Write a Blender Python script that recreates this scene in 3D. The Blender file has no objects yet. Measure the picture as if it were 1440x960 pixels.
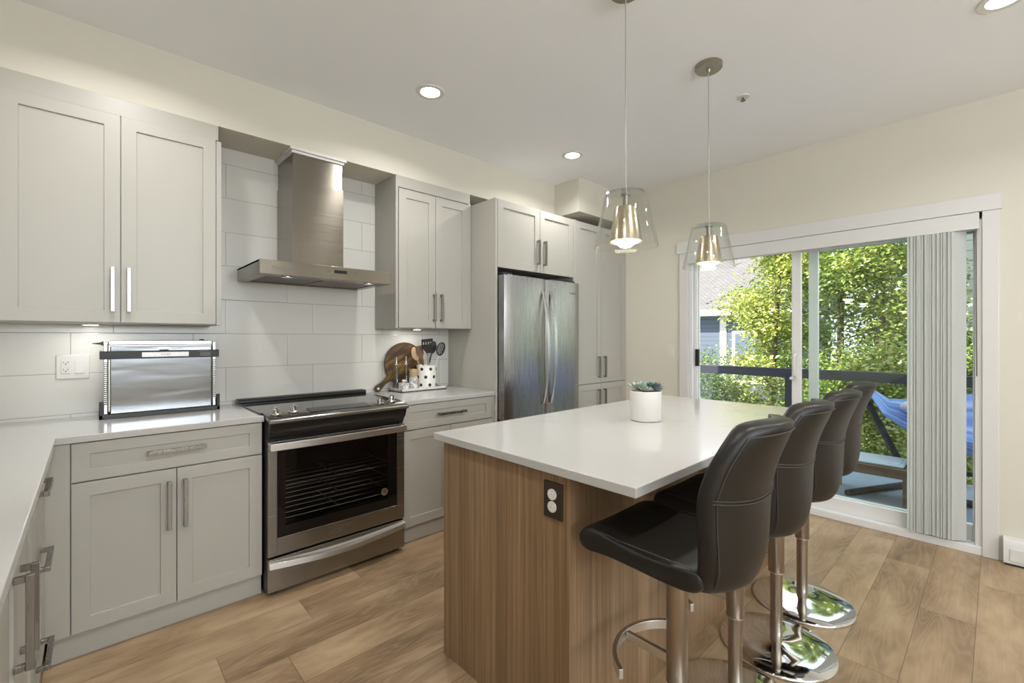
import bpy, bmesh, math, random
from mathutils import Vector, Matrix
random.seed(7)
S = bpy.context.scene
COL = S.collection
PI = math.pi

# ---------------------------------------------------------------- camera, world, light, exposure
cam_d = bpy.data.cameras.new('camera')
cam_d.sensor_width = 36.0
cam_d.lens = 636.0 / 1440.0 * 36.0
cam_d.shift_y = -5.0 / 1440.0
cam_d.clip_start = 0.02
cam = bpy.data.objects.new('camera', cam_d)
COL.objects.link(cam)
cam.location = (0, 0, 1.31)
cam.rotation_euler = (PI / 2, 0, math.radians(47.0 - 90.0))
S.camera = cam
S.view_settings.view_transform = 'Standard'
S.view_settings.look = 'None'
S.view_settings.exposure = 0.40
S.view_settings.gamma = 1.0
S.view_settings.use_curve_mapping = False

W = bpy.data.worlds.new('sky'); S.world = W
W.use_nodes = True
wn = W.node_tree.nodes; wl = W.node_tree.links
wn['Background'].inputs['Color'].default_value = (0.86, 0.93, 1.0, 1)
wn['Background'].inputs['Strength'].default_value = 1.9


def light(name, kind, loc, power, color=(1, 1, 1), rot=(0, 0, 0), parent=None, **kw):
    d = bpy.data.lights.new(name, kind)
    d.energy = power; d.color = color
    for k, v in kw.items():
        setattr(d, k, v)
    o = bpy.data.objects.new(name, d)
    COL.objects.link(o)
    o.location = loc; o.rotation_euler = rot
    if parent:
        o.parent = parent
        o.location = Vector(loc) - parent.location
    return o


sun = light('sun', 'SUN', (0, 0, 12), 10.0, (1.0, 0.94, 0.82), angle=0.01)
sun.rotation_euler = Vector((0.62, -0.30, -0.72)).to_track_quat('-Z', 'Y').to_euler()
WARM = (1.0, 0.985, 0.96)
CAN_W = 6.8
FILL_W = 128.0
PEND_W = 1.2
PUCK_W = 0.5
# added fill light in a made-up opening behind the camera, tilted at the ceiling
light('rear_fill_light', 'AREA', (0.7, -4.45, 1.85), FILL_W, (0.85, 0.925, 1.0), (PI / 2 + 0.95, 0, 0),
      shape='RECTANGLE', size=2.3, size_y=1.2)
light('left_fill_light', 'AREA', (-0.69, -2.2, 1.45), FILL_W * 0.16, (0.85, 0.925, 1.0), (PI / 2 + 0.95, 0, -PI / 2),
      shape='RECTANGLE', size=1.8, size_y=2.0)  # second added fill from the left, tilted up to brighten ceiling and right wall

# ---------------------------------------------------------------- node helpers and materials
class NT:
    def __init__(s, name):
        s.m = bpy.data.materials.new(name); s.m.use_nodes = True
        s.n = s.m.node_tree.nodes; s.l = s.m.node_tree.links
        s.b = s.n['Principled BSDF']; s.out = s.n['Material Output']

    def new(s, t, **kw):
        n = s.n.new(t)
        for k, v in kw.items():
            setattr(n, k, v)
        return n

    def put(s, sock, v):
        if isinstance(v, bpy.types.NodeSocket):
            s.l.new(v, sock)
        elif v is not None:
            sock.default_value = v

    def math(s, op, a, b=None, c=None):
        n = s.new('ShaderNodeMath', operation=op)
        s.put(n.inputs[0], a); s.put(n.inputs[1], b)
        if c is not None:
            s.put(n.inputs[2], c)
        return n.outputs[0]

    def xyz(s, kind='Object'):
        t = s.new('ShaderNodeTexCoord')
        sp = s.new('ShaderNodeSeparateXYZ')
        s.l.new(t.outputs[kind], sp.inputs[0])
        return t.outputs[kind], sp.outputs[0], sp.outputs[1], sp.outputs[2]

    def comb(s, x, y, z):
        n = s.new('ShaderNodeCombineXYZ')
        s.put(n.inputs[0], x); s.put(n.inputs[1], y); s.put(n.inputs[2], z)
        return n.outputs[0]

    def noise(s, vec, scale, detail=3, rough=0.5, dist=0.0):
        n = s.new('ShaderNodeTexNoise')
        s.put(n.inputs['Vector'], vec)
        n.inputs['Scale'].default_value = scale; n.inputs['Detail'].default_value = detail
        n.inputs['Roughness'].default_value = rough; n.inputs['Distortion'].default_value = dist
        return n.outputs['Fac']

    def ramp(s, f, stops):
        n = s.new('ShaderNodeValToRGB')
        s.put(n.inputs[0], f)
        e = n.color_ramp.elements
        while len(e) < len(stops):
            e.new(0.5)
        for i, (p, c) in enumerate(stops):
            e[i].position = p; e[i].color = (c[0], c[1], c[2], 1)
        return n.outputs[0]

    def mix(s, f, a, b, mode='MIX'):
        n = s.new('ShaderNodeMix', data_type='RGBA', blend_type=mode)
        s.put(n.inputs[0], f)
        s.put(n.inputs[6], a if isinstance(a, bpy.types.NodeSocket) else (*a[:3], 1))
        s.put(n.inputs[7], b if isinstance(b, bpy.types.NodeSocket) else (*b[:3], 1))
        return n.outputs[2]

    def bump(s, h, strength=0.2, dist=0.01):
        n = s.new('ShaderNodeBump')
        s.put(n.inputs['Height'], h)
        n.inputs['Strength'].default_value = strength; n.inputs['Distance'].default_value = dist
        s.l.new(n.outputs[0], s.b.inputs['Normal'])


def srgb(r, g, b):
    return tuple(((c / 255) / 12.92 if c / 255 <= 0.04045 else ((c / 255 + 0.055) / 1.055) ** 2.4) for c in (r, g, b))


def plain(name, rgb, rough=0.5, metal=0.0, spec=0.5, var=0.0, vscale=6.0, **kw):
    t = NT(name)
    c = srgb(*rgb)
    vec, x, y, z = t.xyz()
    f = t.noise(vec, vscale, 2)
    a = tuple(v * (1 - var) for v in c); b = tuple(min(1, v * (1 + var)) for v in c)
    t.l.new(t.mix(f, a, b), t.b.inputs['Base Color'])
    t.b.inputs['Roughness'].default_value = rough
    t.b.inputs['Metallic'].default_value = metal
    t.b.inputs['Specular IOR Level'].default_value = spec
    for k, v in kw.items():
        t.b.inputs[k].default_value = v
    return t.m


def emit(name, rgb, strength):
    t = NT(name)
    t.b.inputs['Base Color'].default_value = (1, 1, 1, 1)
    t.b.inputs['Emission Color'].default_value = (*srgb(*rgb), 1)
    t.b.inputs['Emission Strength'].default_value = strength
    return t.m


def brushed(name, rgb, rough=0.28, axis='x', amount=0.12, bumpy=0.05, aniso=0.0, arot=0.0):
    """brushed metal: fine streaks along one axis"""
    t = NT(name)
    vec, x, y, z = t.xyz()
    sc = {'x': (1.5, 300, 300), 'y': (300, 1.5, 300), 'z': (300, 300, 1.5)}[axis]
    v = t.comb(t.math('MULTIPLY', x, sc[0]), t.math('MULTIPLY', y, sc[1]), t.math('MULTIPLY', z, sc[2]))
    f = t.noise(v, 1.0, 2)
    c = srgb(*rgb)
    t.l.new(t.mix(f, tuple(k * (1 - amount) for k in c), tuple(min(1, k * (1 + amount)) for k in c)), t.b.inputs['Base Color'])
    t.b.inputs['Metallic'].default_value = 1.0
    t.l.new(t.math('ADD', t.math('MULTIPLY', f, 0.12), rough - 0.06), t.b.inputs['Roughness'])
    t.bump(f, bumpy, 0.002)
    t.b.inputs['Anisotropic'].default_value = aniso
    t.b.inputs['Anisotropic Rotation'].default_value = arot
    return t.m


def glass_mat(name, tint=(1, 1, 1), refl=1.0, rough=0.0, ior=1.45):
    """thin clear glass: see-through with a Fresnel reflection"""
    t = NT(name)
    t.n.remove(t.b)
    tr = t.new('ShaderNodeBsdfTransparent'); tr.inputs[0].default_value = (*tint, 1)
    gl = t.new('ShaderNodeBsdfGlossy'); gl.inputs['Roughness'].default_value = rough
    fr = t.new('ShaderNodeFresnel')
    g = t.new('ShaderNodeNewGeometry')
    # the same reflectance from both sides of the sheet
    t.l.new(t.math('ADD', t.math('MULTIPLY', g.outputs['Backfacing'], 1 / ior - ior), ior), fr.inputs[0])
    mx = t.new('ShaderNodeMixShader')
    t.l.new(t.math('MULTIPLY', fr.outputs[0], refl), mx.inputs[0])
    t.l.new(tr.outputs[0], mx.inputs[1]); t.l.new(gl.outputs[0], mx.inputs[2])
    t.l.new(mx.outputs[0], t.out.inputs[0])
    return t.m


def floor_mat():
    t = NT('oak_planks')
    vec, x, y, z = t.xyz()
    pw = 0.1925
    yy = t.math('DIVIDE', t.math('SUBTRACT', y, 0.065), pw)
    row = t.math('FLOOR', yy)
    fy = t.math('FRACT', yy)
    wn1 = t.new('ShaderNodeTexWhiteNoise', noise_dimensions='1D'); t.l.new(row, wn1.inputs['W'])
    xx = t.math('DIVIDE', t.math('ADD', x, t.math('MULTIPLY', wn1.outputs[0], 1.22)), 1.22)
    colm = t.math('FLOOR', xx)
    fx = t.math('FRACT', xx)
    wn2 = t.new('ShaderNodeTexWhiteNoise', noise_dimensions='2D'); t.l.new(t.comb(row, colm, 0), wn2.inputs['Vector'])
    pr = wn2.outputs[0]
    off = t.math('MULTIPLY', pr, 37.0)
    # cathedral figure: a stretched noise field cut into contour bands
    gv = t.comb(t.math('ADD', t.math('MULTIPLY', x, 1.1), off), t.math('ADD', t.math('MULTIPLY', y, 6.5), off), off)
    field = t.noise(gv, 1.1, 2, 0.45, 0.5)
    bands = t.math('ABSOLUTE', t.math('SINE', t.math('MULTIPLY', field, 62.0)))
    fine = t.noise(t.comb(t.math('MULTIPLY', x, 3.5), t.math('MULTIPLY', y, 130.0), off), 1.0, 3, 0.6)
    blot = t.noise(t.comb(t.math('ADD', t.math('MULTIPLY', x, 1.6), off), t.math('MULTIPLY', y, 5.0), off), 1.3, 3, 0.6)
    base = t.ramp(t.math('ADD', t.math('MULTIPLY', blot, 0.95), t.math('MULTIPLY', t.math('SUBTRACT', pr, 0.35), 0.22)),
                  [(0.22, srgb(98, 76, 54)), (0.5, srgb(150, 124, 94)), (0.78, srgb(188, 163, 130))])
    c = t.mix(t.math('MULTIPLY', t.math('POWER', bands, 4.0), 0.26), base, srgb(184, 160, 130))
    c = t.mix(t.math('MULTIPLY', fine, 0.24), c, srgb(108, 86, 64))
    # knots
    vo = t.new('ShaderNodeTexVoronoi', feature='F1')
    t.l.new(t.comb(t.math('MULTIPLY', x, 1.0), t.math('MULTIPLY', y, 1.7), 0.0), vo.inputs['Vector'])
    vo.inputs['Scale'].default_value = 1.35
    knot = t.math('SUBTRACT', 1.0, t.math('MINIMUM', t.math('MULTIPLY', vo.outputs['Distance'], 16.0), 1.0))
    c = t.mix(t.math('MULTIPLY', knot, 0.55), c, srgb(78, 58, 44))
    # seams
    ey = t.math('MINIMUM', fy, t.math('SUBTRACT', 1.0, fy))
    ex = t.math('MINIMUM', fx, t.math('SUBTRACT', 1.0, fx))
    sy = t.math('LESS_THAN', ey, 0.0075)
    sx = t.math('LESS_THAN', ex, 0.0011)
    seam = t.math('MAXIMUM', sy, sx)
    c = t.mix(t.math('MULTIPLY', seam, 0.6), c, srgb(70, 54, 42))
    t.l.new(c, t.b.inputs['Base Color'])
    t.l.new(t.math('ADD', t.math('MULTIPLY', fine, 0.14), 0.30), t.b.inputs['Roughness'])
    t.b.inputs['Specular IOR Level'].default_value = 0.42
    t.bump(t.math('SUBTRACT', t.math('MULTIPLY', fine, 0.25), seam), 0.12, 0.003)
    return t.m


def tile_mat():
    t = NT('long_wall_tile')
    vec, x, y, z = t.xyz()
    zz = t.math('DIVIDE', t.math('SUBTRACT', z, 0.930), 0.2025)
    row = t.math('FLOOR', zz)
    fz = t.math('FRACT', zz)
    odd = t.math('SUBTRACT', row, t.math('MULTIPLY', t.math('FLOOR', t.math('DIVIDE', row, 2.0)), 2.0))
    xo = t.math('ADD', t.math('SUBTRACT', x, 0.088), t.math('MULTIPLY', odd, 0.160))
    xx = t.math('DIVIDE', xo, 0.504)
    fx = t.math('FRACT', xx)
    colm = t.math('FLOOR', xx)
    ez = t.math('MULTIPLY', t.math('MINIMUM', fz, t.math('SUBTRACT', 1.0, fz)), 0.2025)
    ex = t.math('MULTIPLY', t.math('MINIMUM', fx, t.math('SUBTRACT', 1.0, fx)), 0.504)
    e = t.math('MINIMUM', ez, ex)
    g = t.math('LESS_THAN', e, 0.0016)
    w = t.new('ShaderNodeTexWhiteNoise', noise_dimensions='2D'); t.l.new(t.comb(row, colm, 0), w.inputs['Vector'])
    base = t.mix(w.outputs[0], srgb(206, 204, 197), srgb(211, 209, 202))
    t.l.new(t.mix(g, base, srgb(160, 157, 149)), t.b.inputs['Base Color'])
    t.b.inputs['Roughness'].default_value = 0.22
    h = t.math('MINIMUM', t.math('MULTIPLY', e, 250.0), 1.0)
    t.bump(h, 0.25, 0.002)
    return t.m


def quartz_mat():
    t = NT('white_quartz')
    vec, x, y, z = t.xyz()
    f = t.noise(vec, 1.6, 5, 0.6, 1.2)
    v = t.math('ABSOLUTE', t.math('SUBTRACT', f, 0.5))
    vein = t.math('SUBTRACT', 1.0, t.math('MINIMUM', t.math('MULTIPLY', v, 60.0), 1.0))
    patch = t.noise(vec, 2.3, 2)
    patch = t.math('MAXIMUM', t.math('MULTIPLY', t.math('SUBTRACT', patch, 0.56), 4.0), 0.0)
    fac = t.math('MINIMUM', t.math('MULTIPLY', t.math('MULTIPLY', vein, patch), 0.6), 0.4)
    t.l.new(t.mix(fac, srgb(182, 181, 178), srgb(146, 142, 136)), t.b.inputs['Base Color'])
    t.b.inputs['Roughness'].default_value = 0.13
    return t.m


def island_wood_mat():
    t = NT('striped_walnut_laminate')
    vec, x, y, z = t.xyz()
    v = t.comb(t.math('MULTIPLY', x, 60.0), t.math('MULTIPLY', y, 60.0), t.math('MULTIPLY', z, 0.7))
    a = t.noise(v, 1.0, 3, 0.65)
    v2 = t.comb(t.math('MULTIPLY', x, 260.0), t.math('MULTIPLY', y, 260.0), t.math('MULTIPLY', z, 4.0))
    b = t.noise(v2, 1.0, 2)
    v3 = t.comb(t.math('MULTIPLY', x, 12.0), t.math('MULTIPLY', y, 12.0), t.math('MULTIPLY', z, 0.3))
    d = t.noise(v3, 1.0, 1)
    f = t.math('ADD', t.math('ADD', t.math('MULTIPLY', a, 0.5), t.math('MULTIPLY', b, 0.25)), t.math('MULTIPLY', d, 0.25))
    t.l.new(t.ramp(f, [(0.32, srgb(102, 79, 55)), (0.5, srgb(134, 107, 78)), (0.68, srgb(162, 136, 107))]), t.b.inputs['Base Color'])
    t.b.inputs['Roughness'].default_value = 0.42
    t.bump(b, 0.05, 0.002)
    return t.m


def wood_mat(name, dark, light_, scale=(2, 24, 24), rough=0.5):
    t = NT(name)
    vec, x, y, z = t.xyz()
    v = t.comb(t.math('MULTIPLY', x, scale[0]), t.math('MULTIPLY', y, scale[1]), t.math('MULTIPLY', z, scale[2]))
    f = t.noise(v, 1.0, 4, 0.6, 0.6)
    t.l.new(t.ramp(f, [(0.3, srgb(*dark)), (0.7, srgb(*light_))]), t.b.inputs['Base Color'])
    t.b.inputs['Roughness'].default_value = rough
    return t.m


def steel_panel_mat(name, rgb):
    """thin polished sheet with gentle waves in it"""
    t = NT(name)
    vec, x, y, z = t.xyz()
    f = t.noise(t.comb(t.math('MULTIPLY', x, 2.0), y, t.math('MULTIPLY', z, 9.0)), 1.4, 1, 0.4, 0.6)
    t.b.inputs['Base Color'].default_value = (*srgb(*rgb), 1)
    t.b.inputs['Metallic'].default_value = 1.0
    t.b.inputs['Roughness'].default_value = 0.2
    t.bump(f, 0.07, 0.02)
    return t.m


def leather_mat():
    t = NT('dark_brown_leather')
    vec, x, y, z = t.xyz()
    f = t.noise(vec, 5.0, 2)
    g = t.noise(vec, 380.0, 2)
    t.l.new(t.mix(f, srgb(26, 24, 21), srgb(34, 31, 28)), t.b.inputs['Base Color'])
    t.b.inputs['Roughness'].default_value = 0.40
    t.b.inputs['Specular IOR Level'].default_value = 0.36
    t.bump(g, 0.06, 0.002)
    return t.m


def marble_mat():
    t = NT('white_grey_marble')
    vec, x, y, z = t.xyz()
    f = t.noise(vec, 16, 4, 0.6, 1.5)
    v = t.math('MINIMUM', t.math('MULTIPLY', t.math('ABSOLUTE', t.math('SUBTRACT', f, 0.5)), 12.0), 1.0)
    t.l.new(t.mix(v, srgb(150, 150, 150), srgb(236, 234, 230)), t.b.inputs['Base Color'])
    t.b.inputs['Roughness'].default_value = 0.25
    return t.m


def leaf_mat(name, dark, mid, lite):
    t = NT(name)
    vec, x, y, z = t.xyz()
    g = t.new('ShaderNodeNewGeometry')
    f = t.math('ADD', t.math('MULTIPLY', g.outputs['Random Per Island'], 0.75), t.math('MULTIPLY', t.noise(vec, 1.2, 2), 0.3))
    c = t.ramp(f, [(0.1, srgb(*dark)), (0.5, srgb(*mid)), (0.95, srgb(*lite))])
    t.n.remove(t.b)
    d = t.new('ShaderNodeBsdfDiffuse'); tl = t.new('ShaderNodeBsdfTranslucent'); gl = t.new('ShaderNodeBsdfGlossy')
    gl.inputs['Roughness'].default_value = 0.35
    t.l.new(c, d.inputs[0]); t.l.new(c, tl.inputs[0])
    m1 = t.new('ShaderNodeMixShader'); m1.inputs[0].default_value = 0.38
    t.l.new(d.outputs[0], m1.inputs[1]); t.l.new(tl.outputs[0], m1.inputs[2])
    m2 = t.new('ShaderNodeMixShader'); m2.inputs[0].default_value = 0.08
    t.l.new(m1.outputs[0], m2.inputs[1]); t.l.new(gl.outputs[0], m2.inputs[2])
    t.l.new(m2.outputs[0], t.out.inputs[0])
    return t.m


def stripe_fabric_mat():
    t = NT('blue_striped_hammock_cloth')
    vec, x, y, z = t.xyz('UV')
    s = t.math('FRACT', t.math('MULTIPLY', x, 7.0))
    c = t.ramp(s, [(0.0, srgb(104, 140, 214)), (0.3, srgb(146, 178, 232)), (0.45, srgb(116, 124, 200)),
                   (0.6, srgb(182, 200, 238)), (0.8, srgb(108, 150, 220)), (1.0, srgb(128, 142, 206))])
    t.l.new(c, t.b.inputs['Base Color'])
    t.b.inputs['Roughness'].default_value = 0.85
    return t.m


def dots_mat():
    """white glaze with black spots in staggered rows around the crock"""
    t = NT('white_glaze_black_dots')
    vec, x, y, z = t.xyz()
    ang = t.math('DIVIDE', t.math('ARCTAN2', y, x), 2 * PI)
    u = t.math('MULTIPLY', t.math('ADD', ang, 0.5), 7.0)
    v = t.math('DIVIDE', z, 0.060)
    row = t.math('FLOOR', v)
    uu = t.math('ADD', u, t.math('MULTIPLY', row, 0.45))
    du = t.math('MULTIPLY', t.math('SUBTRACT', t.math('FRACT', uu), 0.5), 0.068)
    dv = t.math('MULTIPLY', t.math('SUBTRACT', t.math('FRACT', v), 0.5), 0.060)
    d = t.math('SQRT', t.math('ADD', t.math('MULTIPLY', du, du), t.math('MULTIPLY', dv, dv)))
    f = t.math('LESS_THAN', d, 0.0125)
    t.l.new(t.mix(f, srgb(232, 229, 222), srgb(26, 25, 24)), t.b.inputs['Base Color'])
    t.b.inputs['Roughness'].default_value = 0.3
    return t.m


def board_mat():
    t = NT('dark_acacia_board')
    vec, x, y, z = t.xyz()
    d = t.math('ADD', t.math('MULTIPLY', x, 0.55), t.math('MULTIPLY', z, -0.85))
    f = t.noise(t.comb(t.math('MULTIPLY', d, 16.0), y, t.math('MULTIPLY', t.math('ADD', x, z), 3.0)), 1.0, 3, 0.5, 0.8)
    t.l.new(t.ramp(f, [(0.34, srgb(48, 35, 24)), (0.5, srgb(78, 57, 34)), (0.66, srgb(140, 106, 56))]), t.b.inputs['Base Color'])
    t.b.inputs['Roughness'].default_value = 0.4
    return t.m


def shingle_mat():
    t = NT('pale_roof_shingles')
    vec, x, y, z = t.xyz()
    br = t.new('ShaderNodeTexBrick')
    t.l.new(t.comb(y, t.math('MULTIPLY', z, 1.5), 0), br.inputs['Vector'])
    br.inputs['Scale'].default_value = 3.0
    br.inputs['Color1'].default_value = (*srgb(112, 110, 111), 1)
    br.inputs['Color2'].default_value = (*srgb(102, 100, 102), 1)
    br.inputs['Mortar'].default_value = (*srgb(70, 69, 71), 1)
    br.inputs['Mortar Size'].default_value = 0.03
    t.l.new(br.outputs[0], t.b.inputs['Base Color'])
    t.b.inputs['Roughness'].default_value = 0.9
    return t.m


def siding_mat(name, rgb, pitch=0.15):
    t = NT(name)
    vec, x, y, z = t.xyz()
    f = t.math('FRACT', t.math('DIVIDE', z, pitch))
    e = t.math('LESS_THAN', f, 0.09)
    c = srgb(*rgb)
    t.l.new(t.mix(e, c, tuple(k * 0.45 for k in c)), t.b.inputs['Base Color'])
    t.b.inputs['Roughness'].default_value = 0.8
    t.bump(f, 0.6, 0.02)
    return t.m


M = {}
M['floor'] = floor_mat()
M['tile'] = tile_mat()
M['quartz'] = quartz_mat()
M['island'] = island_wood_mat()
M['wall'] = plain('cream_wall_paint', (211, 206, 192), 0.75, var=0.01)
M['ceiling'] = plain('white_ceiling_paint', (240, 241, 242), 0.85, var=0.008)
M['cab'] = plain('greige_cabinet_lacquer', (176, 173, 164), 0.38, var=0.008)
M['cab_in'] = plain('shadow_gap_grey', (120, 116, 108), 0.6)
M['trim'] = plain('white_trim_paint', (212, 211, 207), 0.4, var=0.005)
M['vinyl'] = plain('white_vinyl_frame', (222, 222, 220), 0.35)
M['nickel'] = brushed('brushed_nickel', (152, 149, 144), 0.28, 'z')
M['steel'] = brushed('brushed_stainless', (150, 147, 142), 0.25, 'x', 0.08, 0.008, 0.7, 0.25)
M['steel_v'] = brushed('brushed_stainless_upright', (164, 164, 164), 0.27, 'z', 0.03, 0.008, 0.75)
def hood_mat():
    m_ = brushed('hood_stainless', (138, 132, 122), 0.24, 'x', 0.05, 0.004, 0.85, 0.25)
    return m_


M['hood_steel'] = hood_mat()
M['steel_light'] = brushed('satin_bright_steel', (212, 211, 208), 0.3, 'x')
M['chrome'] = plain('polished_chrome', (224, 224, 224), 0.06, 1.0)
M['satin'] = brushed('satin_column_nickel', (166, 156, 143), 0.3, 'z', 0.05)
M['black'] = plain('black_enamel', (20, 19, 18), 0.3)
M['black_gloss'] = plain('black_glass', (12, 12, 12), 0.06)
M['black_plastic'] = plain('black_plastic', (33, 32, 31), 0.42)
M['dark_metal'] = plain('dark_grey_metal', (52, 54, 58), 0.5, 0.3)
M['filter'] = brushed('hood_filter_mesh', (110, 104, 96), 0.45, 'y')
M['white_plastic'] = plain('white_plastic', (214, 213, 208), 0.35)
M['brown_plate'] = plain('dark_brown_plate', (48, 36, 28), 0.45)
M['leather'] = leather_mat()
M['stitch'] = plain('grey_stitching', (64, 60, 54), 0.6)
M['marble'] = marble_mat()
M['ceramic'] = plain('matt_white_ceramic', (216, 214, 209), 0.55)
M['dots'] = dots_mat()
M['board'] = board_mat()
M['spoon_wood'] = wood_mat('pale_beech', (176, 146, 104), (206, 178, 134))
M['spoon_dark'] = wood_mat('brown_spoon_wood', (92, 70, 50), (128, 100, 74))
M['soil'] = plain('brown_gravel', (110, 84, 62), 0.9, var=0.4, vscale=90)
M['succ_a'] = plain('pale_green_succulent', (158, 174, 160), 0.55, var=0.15, vscale=30)
M['succ_b'] = plain('grey_blue_succulent', (116, 130, 130), 0.55, var=0.2, vscale=30)
M['clear'] = glass_mat('clear_glass', (0.97, 0.98, 0.97), 1.0)
M['pane'] = glass_mat('window_pane', (0.93, 0.96, 0.95), 0.9)
M['oil'] = glass_mat('smoky_bottle_glass', (0.90, 0.90, 0.88), 1.0)
M['oven_glass'] = glass_mat('tinted_oven_glass', (0.50, 0.50, 0.49), 0.9, 0.02)
M['oven_in'] = plain('oven_enamel', (84, 82, 80), 0.45)
M['bulb'] = emit('lit_bulb', (255, 238, 205), 14.0)
M['can_lens'] = emit('lit_downlight_lens', (255, 244, 224), 9.0)
M['puck_lens'] = emit('lit_puck_lens', (255, 240, 212), 5.0)
def vane_mat():
    t = NT('pale_grey_vinyl_vane')
    c = (*srgb(238, 239, 236), 1)
    t.b.inputs['Base Color'].default_value = c; t.b.inputs['Roughness'].default_value = 0.5
    tl = t.new('ShaderNodeBsdfTranslucent'); tl.inputs[0].default_value = c
    mx = t.new('ShaderNodeMixShader'); mx.inputs[0].default_value = 0.6
    t.l.new(t.b.outputs[0], mx.inputs[1]); t.l.new(tl.outputs[0], mx.inputs[2]); t.l.new(mx.outputs[0], t.out.inputs[0])
    return t.m


M['vane'] = vane_mat()
M['deck'] = plain('blue_grey_deck_coating', (150, 164, 184), 0.7, var=0.06, vscale=3)
M['rail'] = plain('dark_navy_rail_metal', (44, 46, 56), 0.5)
M['bench_wood'] = wood_mat('weathered_bench_wood', (92, 72, 56), (132, 108, 86), (20, 3, 20), 0.7)
M['lid'] = plain('pale_blue_lid', (196, 206, 222), 0.5)
M['stripes'] = stripe_fabric_mat()
M['rope'] = plain('natural_rope', (168, 152, 112), 0.9)
M['pillow'] = plain('cream_pillow', (206, 200, 196), 0.9, var=0.05)
M['bark'] = plain('grey_bark', (92, 82, 72), 0.9, var=0.2)
M['leaf1'] = leaf_mat('hornbeam_leaves', (64, 88, 34), (122, 150, 58), (186, 196, 100))
M['leaf2'] = leaf_mat('hornbeam_leaves_yellowish', (78, 98, 36), (150, 168, 66), (214, 208, 118))
M['leaf3'] = leaf_mat('deep_green_leaves', (48, 76, 40), (96, 128, 64), (150, 174, 92))
M['shingle'] = shingle_mat()
M['blue_siding'] = siding_mat('slate_blue_siding', (96, 106, 124))
M['white_siding'] = siding_mat('white_siding', (222, 222, 222), 0.2)
M['pane_dark'] = plain('dim_house_window', (92, 104, 116), 0.15)
M['ground'] = plain('shaded_ground_cover', (84, 96, 66), 0.95, var=0.3, vscale=2)
M['logo'] = plain('etched_logo_grey', (122, 116, 108), 0.35, 0.8)
M['display'] = plain('dark_display', (24, 24, 26), 0.15)

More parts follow.
